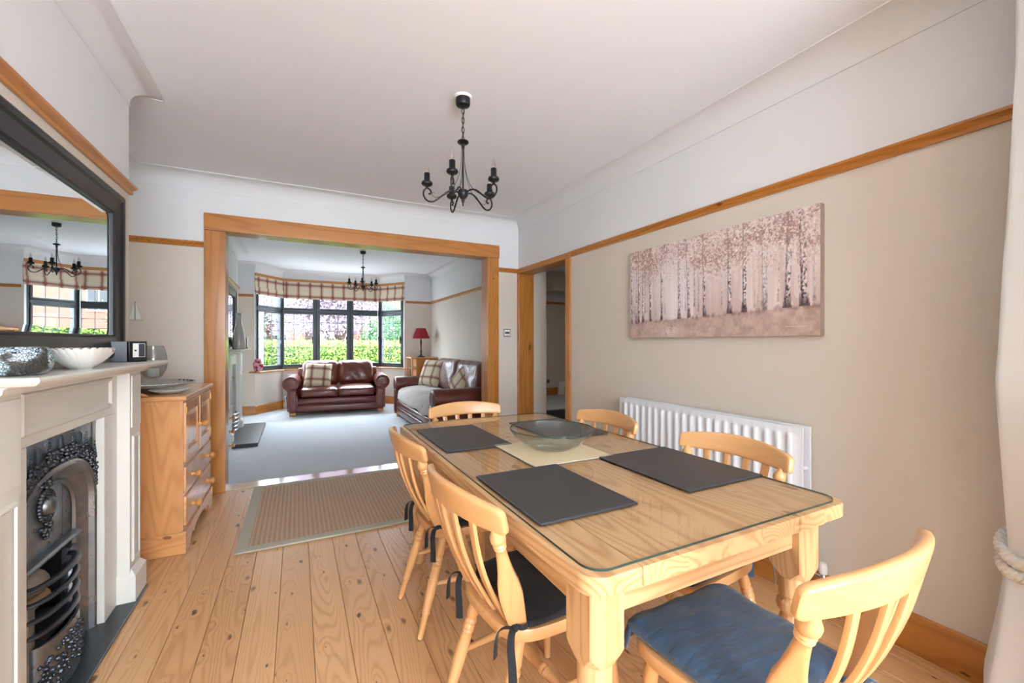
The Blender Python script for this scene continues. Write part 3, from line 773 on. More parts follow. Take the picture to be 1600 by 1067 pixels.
CHAIRS = [
 ('A', .717, 1.231, -85.0, 'pine farmhouse chair on the left of the table, nearest the camera, black pad on seat'),
 ('B', .724, 1.940, -88.0, 'pine farmhouse chair on the left of the table, beside the rug'),
 ('C', .985, 2.362, 178.5, 'pine farmhouse chair at the far end of the table, in front of the opening'),
 ('D', 1.300, 1.930, 92.0, 'pine farmhouse chair on the right of the table, nearest the hall doorway'),
 ('E', 1.344, 1.174, 91.5, 'pine farmhouse chair on the right of the table, in front of the radiator'),
 ('F', 1.022, .716, 1.0, 'pine farmhouse chair at the near end of the table with navy seat cushion')]
chairs = {}
for i, (n_, x, y, a, lab) in enumerate(CHAIRS):
    c = proto if i == 0 else copy_tree(proto)
    c.location = (x, y, 0.001); c.rotation_euler = (0, 0, R_(a)); c['label'] = lab; c['group'] = 'farmhouse chairs around the table'
    chairs[n_] = c

def cushion(nm, mat, label, puff, thick, skirt=False):
    c = chairs[nm]
    t = thing('seat_cushion', label, 'cushion', tuple(c.location), c.rotation_euler[2], 'tie-on seat pads')
    def fn(q, p):
        taper = 1 - .09 * (1 - p.y) / 2
        return (q.x * taper, q.y, q.z + (0.004 * math.sin(9 * p.x + 2) * math.sin(7 * p.y) if p.z > 0 and puff else 0))
    m = MB().rbox((0, .025, .4425 + thick / 2), (.40, .365, thick), min(thick * .48, .018), 12, (0, 0, puff), fn=fn)
    body = m.build('pad', M[mat], t, smooth=60)
    if skirt:
        rs = []
        pr = rrect(.200, .183, .03, 4)
        k = MB(); npr = len(pr)
        sel = [i for i in range(npr) if pr[i][1] > -.06]
        top = [Vector((p[0] * (1 - .09 * (1 - p[1] / .183) / 2), p[1] + .025, .4425 + thick * .5)) for p in pr]
        for i in range(npr):
            j = (i + 1) % npr
            if pr[i][1] < .0 or pr[j][1] < .0: continue
            a, b = top[i], top[j]; ctr = Vector((0, .025, 0))
            def out(v, f): w_ = (v - ctr); w_.z = 0; w_.normalize(); return v + w_ * f
            lo = -.055
            k.add([out(a, .002), out(b, .002), out(b, .017 + .004 * math.sin(j * 2)) + Vector((0, 0, lo)), out(a, .017 + .004 * math.sin(i * 2)) + Vector((0, 0, lo))], [(0, 1, 2, 3)])
        ob = k.build('skirt', M[mat], t, smooth=60); md = ob.modifiers.new('thick', 'SOLIDIFY'); md.thickness = .003
    for sx in (-1, 1):
        P = Vector((sx * .147, -.170, .452))
        loop_ = [P + Vector((.036 * math.cos(a), .020 * math.sin(a), .002 * math.cos(2 * a) + .006)) for a in [2 * PI * i / 14 for i in range(14)]]
        MB().tube(loop_, .008, 6, loop=True, flat=.3, up=(0, 0, 1)).build('tie_band', M[mat], t)
        kx = P + Vector((sx * .02, -.024, .004))
        MB().ball(kx, .010, 8, 1.2, .9, .9).build('tie_knot', M[mat], t)
        for q, (dx, dz, l2) in enumerate(((-.045, -.04, .10), (.04, -.05, .12))):
            pts = []
            for i in range(9):
                s_ = i / 8; pts.append(kx + Vector((dx * math.sin(s_ * PI / 2) * 1.1, -.030 * math.sin(min(1, s_ * 1.6) * PI / 2) - .004, .012 * math.sin(s_ * PI) - l2 * s_ ** 1.7)))
            MB().tube(pts, [.009 + .003 * (i / 8) for i in range(9)], 6, flat=.18, up=(1, 0, 0)).build('tie_tail', M[mat], t)
    return t
cushion('A', 'blackcotton', 'thin black tie-on pad on the near left chair', .004, .028)
cushion('B', 'blackcotton', 'black tie-on pad with ribbons on the far left chair', .004, .028)
cushion('E', 'navy', 'navy tie-on pad on the chair by the radiator', .005, .03)
cushion('F', 'navy', 'puffy navy blue cushion with a skirt on the near-end chair', .016, .042, True)

# ------------------------------------------------------------------ rug
rg = thing('sisal_rug', 'beige sisal rug with pale border on the floorboards by the opening', 'rug', (.52, 3.60, .001))
hx, hy, bw_ = .85, .648, .065
MB().box(-hx + bw_, hx - bw_, -hy + bw_, hy - bw_, 0, .009).build('weave_field', M['sisal'], rg)
for q in ((-hx, hx, -hy, -hy + bw_), (-hx, hx, hy - bw_, hy), (-hx, -hx + bw_, -hy + bw_, hy - bw_), (hx - bw_, hx, -hy + bw_, hy - bw_)):
    MB().box(q[0], q[1], q[2], q[3], 0, .011).build('border', M['rugborder'], rg, .002, 1)

# ------------------------------------------------------------------ fireplace surround
def fireplace_surround(name, label, y0, y1, xw, with_group=None, inner=(0.0, 0.0)):
    """faces +X, xw = wall plane, y0..y1 = outer plinth faces"""
    t = thing(name, label, 'fireplace', (xw, (y0 + y1) / 2, 0), 0, with_group)
    L = (y1 - y0) / 2
    mw = M['mantelwhite']
    ms = MB()
    pr = [(.0, 1.136), (.165, 1.136), (.178, 1.139), (.188, 1.147), (.188, 1.155), (.180, 1.160), (.0, 1.160)]
    ms.prism([(p[0], p[1]) for p in pr], 1, -L - .005, L + .005) if False else None
    def slab(e): return None
    def ringz(o, z): return [(0, -L - .002 - o, z), (.165 + o, -L - .002 - o, z), (.165 + o, L + .002 + o, z), (0, L + .002 + o, z)]
    ms.rings([ringz(.004, 1.132), ringz(.012, 1.136), ringz(.020, 1.144), ringz(.022, 1.150), ringz(.018, 1.156)])
    ms.build('mantel_shelf', mw, t, smooth=20)
    MB().rings([[(0, -L + .01, z), (.095 + o, -L + .01 - o, z), (.095 + o, L - .01 + o, z), (0, L - .01 + o, z)] for o, z in ((0, 1.105), (.012, 1.112), (.016, 1.125), (.03, 1.132))]).build('shelf_moulding', mw, t, smooth=20)
    ih, pw = L - .303, .17
    fz = .92
    MB().box(0, .03, -L + .155, L - .155, fz, 1.11).build('frieze', mw, t, .002, 1)
    for sy in (-1, 1): bx('inner_jamb', mw, (0, .03, min(sy * ih, sy * (L - .155)), max(sy * ih, sy * (L - .155)), 0, fz), t, .002)
    # frieze panel frame
    def frame(y_0, y_1, z_0, z_1, x, wd, par, nme, th=.012):
        prof = [(0, 0), (wd * .35, th), (wd * .7, th), (wd, .003)]
        outer = [(y_0, z_0), (y_1, z_0), (y_1, z_1), (y_0, z_1)]
        rs = []
        sg = [(1, 1), (-1, 1), (-1, -1), (1, -1)]
        for p, s_ in zip(outer, sg): rs.append([(x + h_, p[0] + s_[0] * o, p[1] + s_[1] * o) for o, h_ in prof])
        MB().rings(rs, False, True).build(nme, mw, par, smooth=20)
    pn = bx('frieze_panel', mw, (.03, .034, -L + .26, L - .26, .965, 1.085), t, .001)
    frame(-L + .245, L - .245, .952, 1.098, .03, .028, t, 'frieze_moulding', .014)
    for sy in (-1, 1):
        c = sy * (L - .083)
        p = bx('pilaster', mw, (0, .077, c - .075, c + .075, .14, 1.112), t, .003)
        frame(c - .05, c + .05, .19, .80, .077, .018, p, 'panel_moulding', .008)
        bx('pilaster_block', mw, (.077, .083, c - .062, c + .062, .84, 1.09), t, .002)
        MB().rings([[(0, c - .083 - o, z), (.10 + o, c - .083 - o, z), (.10 + o, c + .083 + o, z), (0, c + .083 + o, z)] for o, z in ((0, 0), (0, .135), (-.012, .150), (-.02, .16))]).build('plinth', mw, t, smooth=20)
    return t
fs = fireplace_surround('fireplace_surround', 'cream painted fireplace surround beneath the black mirror', 1.58, 2.79, XC)
hs_ = thing('hearth_slab', 'dark slate hearth slab flush with the floorboards', 'hearth', (XC, 2.185, 0))
MB().box(-.38, .108, -.60, .604, .0, .012).build('slab', M['slate'], hs_, .003, 1)

# cast-iron insert
FI = thing('fire_insert', 'ornate arched cast iron fire insert inside the cream surround', 'fire insert', (XC - .012, 2.185, .012))
def arch(hw, zs, zt, n=24, z0=0.0, rot=0):
    p = [(-hw, z0), (-hw, zs)]
    for k in range(1, n): a = PI - PI * k / n; p.append((hw * math.copysign(abs(math.cos(a)) ** .8, math.cos(a)), zs + (zt - zs) * math.sin(a) ** .85))
    return p + [(hw, zs), (hw, z0)]
A0 = arch(.302, .56, .785); A1 = arch(.272, .55, .745); A2 = arch(.232, .54, .705); A3 = arch(.222, .54, .695)
rect = [(-.318, 0)] + [(-.318, .93 * .6)] + [(-.318 + .636 * k / 24, .915) for k in range(1, 24)] + [(.318, .93 * .6), (.318, 0)]
def ribbon(pa, xa, pb, xb, m): 
    n = len(pa); m.add([(xa, p[0], p[1]) for p in pa] + [(xb, p[0], p[1]) for p in pb], [[i, i + 1, n + i + 1, n + i] for i in range(n - 1)])
pm = MB(); ribbon(rect, .004, A0, .004, pm); pm.build('face_plate', M['iron'], FI, smooth=0)
ar = MB(); prv = (A0, .004)
for hw_, zs_, zt_, xx in ((.300, .56, .783, .016), (.292, .557, .775, .020), (.284, .555, .765, .015), (.276, .553, .755, -.002), (.258, .548, .735, -.022), (.245, .545, .72, -.034), (.238, .542, .713, -.032), (.234, .541, .708, -.026), (.228, .54, .702, -.026), (.222, .54, .695, -.036)):
    cur = (arch(hw_, zs_, zt_), xx); ribbon(prv[0], prv[1], cur[0], cur[1], ar); prv = cur
ar.build('arch_moulding', M['iron'], FI, smooth=50)
hd = MB(); A3i = arch(.226, .54, .70, z0=.44); hd.prism([(p[0], p[1]) for p in A3i], 0, -.052, -.038); hd.build('hood', M['iron'], FI, .002, 1, smooth=0)
MB().box(-.038, -.0335, -.20, .135, .475, .69).build('hood_flap', M['iron'], FI, .002, 1)
bx('flap_slot', M['dark'], (-.0385, -.0345, .135, .140, .47, .685), FI)
hl = MB().rings([[(-.05, y, .425), (-.012, y, .438), (-.004, y, .45), (-.012, y, .46), (-.05, y, .46)] for y in (-.226, .226)]); hl.build('hood_lip', M['iron'], FI, .002, 1)
kn = MB().lathe([(.001, .034), (.016, .033), (.030, .024), (.036, .012), (.038, 0)], 24, M=Matrix.Translation((-.034, 0, .632)) @ Matrix.Rotation(PI / 2, 4, 'Y')).build('knob', M['iron'], FI)
orn = MB(); ro = random.Random(3)
for k in range(26):
    a = 2 * PI * k / 26; orn.ball((-.028, .05 * math.cos(a), .632 + .055 * math.sin(a)), .0095, 6)
for k in range(14): orn.ball((-.028, .035 * math.sin(k * 2.4) * (1 - k / 20), .70 + .0055 * k), .010 - .0003 * k, 6)
for k in range(12): orn.ball((-.028, .042 * math.sin(k * 2.4) * (1 - k / 14), .565 - .005 * k), .010 - .0004 * k, 6)
orn.tube([(-.03, .043 * math.cos(2 * PI * k / 20), .632 + .045 * math.sin(2 * PI * k / 20)) for k in range(20)], .005, 6, loop=True)
orn.build('hood_ornament', M['iron_dark'], FI)
cr = MB()
for k in range(1, 48):
    a = PI - PI * k / 48
    yy = .302 * math.copysign(abs(math.cos(a)) ** .8, math.cos(a)); zz = .56 + .225 * math.sin(a) ** .85
    nx_, nz_ = math.cos(a) * .85, max(.25, math.sin(a))
    for q in range(4):
        o = .012 + .013 * q + ro.uniform(-.003, .003)
        cr.ball((.012 + ro.uniform(0, .006), max(-.312, min(.312, yy + nx_ * o * .8 + ro.uniform(-.005, .005))), zz + nz_ * o), .0075 + ro.uniform(-.002, .003), 5)
    if k % 3 == 0:
        hgt = .085 if k % 2 else .062
        y2 = max(-.308, min(.308, yy + nx_ * .04)); z2 = zz + .045
        if k % 2: 
            for q in range(6): cr.ball((.014, y2, z2 + .013 * q), .0085 - .0011 * q, 5)
        else: cr.turned((.012, y2, z2), (.012, y2, z2 + hgt), [(0, .007), (.8, .0065), (1, .001)], 6)
cro = cr.build('crown_ornament', M['iron_dark'], FI)
# fire cheeks, grate
for sy in (-1, 1):
    bx('cheek', M['iron'], (-.05, -.02, min(sy * .17, sy * .225), max(sy * .17, sy * .225), 0, .40), FI, .004)
    m = MB()
    for k in range(9): m.ball((-.018, sy * .197 + (.006 if k % 2 else -.006), .33 - .012 * k), .006, 5)
    for k in range(7): m.ball((-.018, sy * .197 + (.006 if k % 2 else -.006), .05 + .012 * k), .006, 5)
    m.tube([(-.018, sy * .197, .14), (-.018, sy * .197, .21)], .005, 6)
    m.build('cheek_ornament', M['iron'], FI)
    m2 = MB(); m2.lathe([(.024, 0), (.026, .01), (.026, .33), (.02, .345), (.012, .35)], 14, (-.022, sy * .165, .0)); m2.build('grate_post', M['iron'], FI)
def bow(z, r=.0095, dep=.05, flat=1.0):
    return [(dep * math.cos(a) ** .9 - .008 if math.cos(a) > 0 else -.008, -.03 + .150 * math.sin(a), z) for a in [-PI / 2 + PI * k / 20 for k in range(21)]]
for k, z in enumerate((.400, .348, .292, .238)):
    MB().tube([(p[0], p[1], p[2]) for p in bow(z)], .0085, 10, flat=1.7 if k == 0 else 1.3, up=(0, 0, 1)).build('grate_bar', M['iron_dark'], FI)
af = MB(); rs_ = []
for k in range(21):
    a = -PI / 2 + PI * k / 20; ca = max(0, math.cos(a)); rs_.append([(.05 * ca + .004, -.03 + .15 * math.sin(a), .0), (.05 * ca + .002, -.03 + .15 * math.sin(a), .20), (.05 * ca - .008, -.03 + .15 * math.sin(a), .20), (.05 * ca - .008, -.03 + .15 * math.sin(a), .0)])
af.rings(rs_)
af.build('ash_front', M['iron'], FI, smooth=50)
ao = MB()
for k in range(110):
    a = ro.uniform(-1.4, 1.4); ao.ball((.05 * math.cos(a) + .006, -.03 + .15 * math.sin(a), ro.uniform(.035, .18) * (1 - .3 * abs(a) / 1.4)), ro.uniform(.005, .011), 5)
ao.build('ash_front_ornament', M['iron_dark'], FI)
bx('grate_floor', M['iron_dark'], (-.28, .02, -.17, .12, .19, .20), FI)
bx('back_brick', M['dark'], (-.34, -.30, -.33, .33, 0, .92), FI)
for sy in (-1, 1): bx('side_brick', M['dark'], (-.30, -.06, min(sy * .22, sy * .33), max(sy * .22, sy * .33), 0, .92), FI)
M['wicker'] = plain('silver_wicker', '#8f8272', 0.5, bump=0.9, bscale=60, var=0.6)
M['bark_pale'] = plain('pale_log_wood', '#b89a72', 0.85, bump=0.4, bscale=50, var=0.4)
gx, gy, gz = XC - .10, 2.15, .213
dbm = thing('decorative_ball', 'silvery wicker ball lying in the grate', 'ball', (gx + .03, gy + .0, gz + .165))
MB().ball((0, 0, 0), .05, 14).build('ball', M['wicker'], dbm)
for k, (dx, dy, dz, a) in enumerate(((-.03, -.02, .03, .1), (.02, .0, .085, -.12), (-.06, .0, .09, .2))):
    lg = thing('log', ['short pale log at the bottom of the grate', 'pale log end showing between the grate bars', 'pale log leaning at the back of the grate'][k], 'log', (gx + dx, gy + dy, gz + dz - .0), a, 'logs in the grate')
    MB().turned((-.0, -.09, 0), (0, .09, 0), [(0, .022), (.03, .026), (.5, .028), (.97, .026), (1, .022)], 12).build('log_wood', M['bark_pale'], lg)

# ------------------------------------------------------------------ mirrors
def mirror(label, xw, y0, y1, z0, z1, fwid=.105):
    t = thing('wall_mirror', label, 'mirror', (xw, (y0 + y1) / 2, z0)); L = (y1 - y0) / 2; Hh = z1 - z0
    prof = [(0, .0), (0, .028), (.012, .036), (.030, .034), (.040, .026), (.075, .022), (fwid - .012, .020), (fwid - .006, .024), (fwid, .016), (fwid, .0)]
    sg = [(-1, 0), (1, 0), (1, 1), (-1, 1)]
    for k in range(4):
        a, b = sg[k], sg[(k + 1) % 4]
        rs = []
        for c in (a, b):
            rs.append([(h_, c[0] * (L - o), (o if c[1] == 0 else Hh - o)) for o, h_ in prof])
        MB().rings(rs).build('frame_bar', M['frame_black'], t, smooth=30)
    yi, zi = L - fwid + .004, fwid - .004
    bv = .028
    MB().add([(.009, -yi + bv, zi + bv), (.009, yi - bv, zi + bv), (.009, yi - bv, Hh - zi - bv), (.009, -yi + bv, Hh - zi - bv)], [(0, 1, 2, 3)]).build('mirror_glass', M['mirror'], t, smooth=0)
    o_ = [(-yi, zi), (yi, zi), (yi, Hh - zi), (-yi, Hh - zi)]; i_ = [(-yi + bv, zi + bv), (yi - bv, zi + bv), (yi - bv, Hh - zi - bv), (-yi + bv, Hh - zi - bv)]
    MB().add([(.0065, p[0], p[1]) for p in o_] + [(.009, p[0], p[1]) for p in i_], [[k, (k + 1) % 4, 4 + (k + 1) % 4, 4 + k] for k in range(4)]).build('mirror_bevel', M['mirror'], t, smooth=0)
    bx('backing', M['dark'], (.0, .006, -L + .01, L - .01, .01, Hh - .01), t)
mirror('large black framed mirror above the cream fireplace', XC, 1.63, 2.735, 1.178, 1.962)
mirror('black framed mirror above the living-room fireplace', LCX, 5.98, 7.08, 1.19, 1.975)

# ------------------------------------------------------------------ mantel objects
MZ = 1.1565
mbw = thing('mosaic_bowl', 'round blue-grey crackle mosaic bowl on the near end of the mantelpiece', 'bowl', (-.700, 1.685, MZ))
MB().lathe([(.001, 0), (.040, 0), (.055, .005), (.068, .018), (.0745, .036), (.0755, .050), (.071, .066), (.061, .078), (.057, .080), (.054, .078), (.063, .066), (.068, .050), (.066, .036), (.05, .016), (.001, .012)], 40, caps=False).build('bowl_body', M['mosaic'], mbw)
shl = thing('shell_bowl', 'white ribbed shell-shaped ceramic bowl on the mantelpiece', 'bowl', (-.675, 2.005, MZ), R_(0))
m = MB(); nA, nR = 208, 14; rs = []
for r_i in list(range(nR + 1)):
    s_ = r_i / nR; ring = []
    for j in range(nA):
        a = 2 * PI * j / nA; rib = 1 + .06 * s_ * abs(math.sin(a * 13 + s_ * 5.0)) ** .7
        ly = (.012 + .108 * s_ ** .8) * rib; lx_ = (.010 + .062 * s_ ** .8) * rib
        zz = .062 * s_ ** 1.7 - .014 * s_ ** 3 * math.exp(-((math.sin(a - .2)) / .25) ** 2) + .004 * s_ * abs(math.sin(a * 13 + s_ * 5.0))
        ring.append((lx_ * math.cos(a), ly * math.sin(a) + .008 * s_, zz))
    rs.append(ring)
m.rings(rs, True); so = m.build('shell', M['ceramic'], shl, smooth=70); md = so.modifiers.new('t', 'SOLIDIFY'); md.thickness = .005; md.offset = 1
MB().lathe([(.028, 0), (.03, .004), (.022, .012)], 20).build('foot', M['ceramic'], shl)
so.location = (0, 0, .006)
pf = thing('photo_frame', 'black folding photo frame with a small clock face on the far end of the mantelpiece', 'photo frame', (-.735, 2.600, MZ), 0)
def fr_panel(x0, y0, x1, y1, hgt, nm):
    a, b = Vector((x0, y0, 0)), Vector((x1, y1, 0)); d = b - a; L = d.length; an = math.atan2(d.y, d.x)
    Mx = Matrix.Translation(a) @ Matrix.Rotation(an, 4, 'Z')
    o = MB().box(0, L, -.006, .006, 0, hgt, Mx).build(nm, M['frame_black'], pf, .002, 1)
    return Mx, L
Mx, L_ = fr_panel(-.035, -.012, .022, .0, .098, 'left_leaf')
Mx2, L2_ = fr_panel(.024, .0, .078, .055, .098, 'right_leaf')
MB().box(.016, L2_ - .010, -.0075, -.006, .022, .088, Mx2).build('picture', M['ceramic'], pf)
MB().box(.040, L2_ - .012, -.0085, -.0075, .024, .086, Mx2).build('picture_grey', M['lead'], pf)  # grey part of the picture
MB().box(.022, .030, -.0088, -.0078, .05, .058, Mx2).build('clock_centre', M['dark'], pf)

# ------------------------------------------------------------------ sideboard
SBX, SBY0, SBY1, SBH = -.605, 3.125, 3.975, .935
sb = thing('sideboard', 'pine sideboard with two doors and two drawers in the alcove', 'sideboard', (SBX, (SBY0 + SBY1) / 2, 0))
hL = (SBY1 - SBY0) / 2; D = .52
bx('side_panel', M['side_z'], (-D, 0, -hL, -hL + .022, .10, .905), sb, .002)
bx('side_panel', M['side_z'], (-D, 0, hL - .022, hL, .10, .905), sb, .002)
bx('back_panel', M['side_z'], (-D, -D + .01, -hL + .022, hL - .022, .10, .905), sb)
bx('shelf', M['side_y'], (-D + .01, -.02, -hL + .022, hL - .022, .505, .523), sb)
bx('shelf', M['side_y'], (-D + .01, -.02, -hL + .022, hL - .022, .125, .143), sb)
bx('top', M['side_y'], (-D - .01, .022, -hL - .02, hL + .02, .905, SBH), sb, .008, 3)
g_ = MB().prism([(-D, SBH), (-.16, SBH), (-.17, SBH + .012), (-.20, SBH + .026), (-.26, SBH + .036), (-D, SBH + .036)], 1, -hL + .0, -hL + .018); g_.build('gallery_end', M['side_x'], sb, .002, 1)
g_ = MB().prism([(-D, SBH), (-.16, SBH), (-.17, SBH + .012), (-.20, SBH + .026), (-.26, SBH + .036), (-D, SBH + .036)], 1, hL - .018, hL); g_.build('gallery_end', M['side_x'], sb, .002, 1)
for nm, z0, z1 in (('face_rail', .89, .905), ('face_rail', .505, .527), ('face_rail', .330, .345), ('face_rail', .128, .150)):
    bx(nm, M['side_y'], (-.022, 0, -hL + .022, hL - .022, z0, z1), sb)
# plinth with scalloped front
bx('plinth_side', M['side_x'], (-D - .005, .018, -hL - .014, -hL + .01, 0, .128), sb, .006, 2)
bx('plinth_side', M['side_x'], (-D - .005, .018, hL - .01, hL + .014, 0, .128), sb, .006, 2)
pl = [(-hL + .01, .128), (-hL + .01, 0), (-hL + .10, 0)]
sc_ = [(0, 0), (.02, .035), (.06, .055), (.10, .052), (.125, .038), (.14, .058), (.19, .075), (.30, .080)]
W_ = hL - .11
for s_, z in sc_: pl.append((-W_ + s_ * W_ / .31, z))
for s_, z in reversed(sc_): pl.append((W_ - s_ * W_ / .31, z))
pl += [(hL - .10, 0), (hL - .01, 0), (hL - .01, .128)]
MB().prism(pl, 0, -.004, .016).build('plinth_front', M['side_y'], sb, .002, 1, smooth=20)
bx('plinth_cap', M['side_y'], (-.004, .020, -hL - .012, hL + .012, .122, .134), sb, .004)
def knob(par, y, z, x=0.0):
    MB().lathe([(.016, 0), (.016, .005), (.011, .012), (.010, .018), (.017, .026), (.0215, .036), (.020, .046), (.012, .052), (.001, .0535)], 16, M=Matrix.Translation((x, y, z)) @ Matrix.Rotation(PI / 2, 4, 'Y')).build('knob', M['knob'], par)
for z0, z1 in ((.152, .328), (.347, .503)):
    d = bx('drawer', M['side_y'], (-.016, .014, -hL + .024, hL - .024, z0, z1), sb, .008, 2)
    for y in (-.26, .215): knob(d, y, (z0 + z1) / 2, .013)
for sy in (-1, 1):
    ya, yb = (-hL + .024, -.002) if sy < 0 else (.002, hL - .024)
    dr = MB()
    z0, z1, sw = .529, .888, .062
    dr.box(-.012, .012, ya, ya + sw, z0, z1); dr.box(-.012, .012, yb - sw, yb, z0, z1); dr.box(-.012, .012, ya + sw, yb - sw, z0, z0 + sw); dr.box(-.012, .012, ya + sw, yb - sw, z1 - sw, z1)
    do = dr.build('door', M['side_z'], sb, .004, 2)
    MB().rings([[(-.012, ya + sw + o, z0 + sw + o), (-.012, yb - sw - o, z0 + sw + o), (-.012, yb - sw - o, z1 - sw - o), (-.012, ya + sw + o, z1 - sw - o)] if q == 0 else [(xq, ya + sw + o, z0 + sw + o), (xq, yb - sw - o, z0 + sw + o), (xq, yb - sw - o, z1 - sw - o), (xq, ya + sw + o, z1 - sw - o)] for q, (o, xq) in enumerate(((0, -.012), (0, -.004), (.03, .005), (.032, .007)))]).build('raised_panel', M['side_z'], do, smooth=20)
    knob(do, -.03 if sy < 0 else .03, .70, .011)
    for z in (.58, .84): bx('hinge', M['brass'], (.010, .015, (ya if sy < 0 else yb - .012), (ya + .012 if sy < 0 else yb), z - .022, z + .022), do, .001)
bx('centre_strip', M['side_z'], (.0, .017, -.012, .012, .527, .89), sb, .004)

SZ = SBH + .001
pt = thing('platter', 'wide grey-white platter with spotted rim on the sideboard', 'platter', (-.84, 3.44, SZ))
MB().lathe([(.001, .034), (.10, .034), (.20, .045), (.235, .060), (.239, .060), (.239, .056), (.20, .038), (.10, .027), (.001, .027)], 48, caps=False).build('dish', plain('platter_glaze', '#c3bfb5', .35, var=.15, bscale=30), pt)
MB().lathe([(.07, 0), (.075, 0), (.06, .03), (.05, .03)], 32, caps=False).build('foot', plain('platter_foot', '#6a4a30', .5), pt)
sp_ = MB()
for k in range(16): a = -1.4 + .16 * k; sp_.ball((.222 * math.cos(a), .222 * math.sin(a), .0575), .008, 6, 1, 1, .5)
sp_.build('rim_spots', M['dark'], pt)
wd = thing('small_dish', 'small white dish on the sideboard under the platter rim', 'dish', (-.70, 3.30, SZ))
MB().lathe([(.001, 0), (.05, 0), (.085, .014), (.105, .022), (.108, .024), (.104, .026), (.08, .018), (.045, .006), (.001, .006)], 36, caps=False).build('dish', M['ceramic'], wd)
hv = thing('hurricane_vase', 'clear glass hurricane vase with a candle on the sideboard', 'vase', (-.895, 3.765, SZ))
MB().lathe([(.001, .0), (.05, 0), (.052, .012), (.018, .026), (.02, .05), (.05, .075), (.076, .13), (.082, .18), (.074, .235), (.060, .285), (.058, .29), (.0565, .285), (.072, .235), (.079, .18), (.073, .13), (.048, .08), (.001, .06)], 36, caps=False).build('glass_body', M['clearglass'], hv)
MB().lathe([(.03, .075), (.032, .08), (.032, .13), (.028, .134), (.001, .134)], 20).build('candle', M['ceramic'], hv)

bt = thing('sailboat_ornament', 'small grey sailing boat wall ornament beside the mirror', 'ornament', (-1.115, YF - .004, 1.412))
MB().prism([(-.05, .012), (.045, .012), (.034, 0), (-.04, 0)], 1, -.012, 0).build('hull', M['throw'], bt)
MB().prism([(.0, .02), (.0, .14), (.034, .02)], 1, -.009, -.004).build('sail', M['ceramic'], bt)
MB().prism([(-.006, .02), (-.006, .125), (-.038, .02)], 1, -.009, -.004).build('sail', M['ceramic'], bt)
MB().tube([(-.003, -.006, .01), (-.003, -.006, .15)], .002, 6).build('mast', M['dark'], bt)
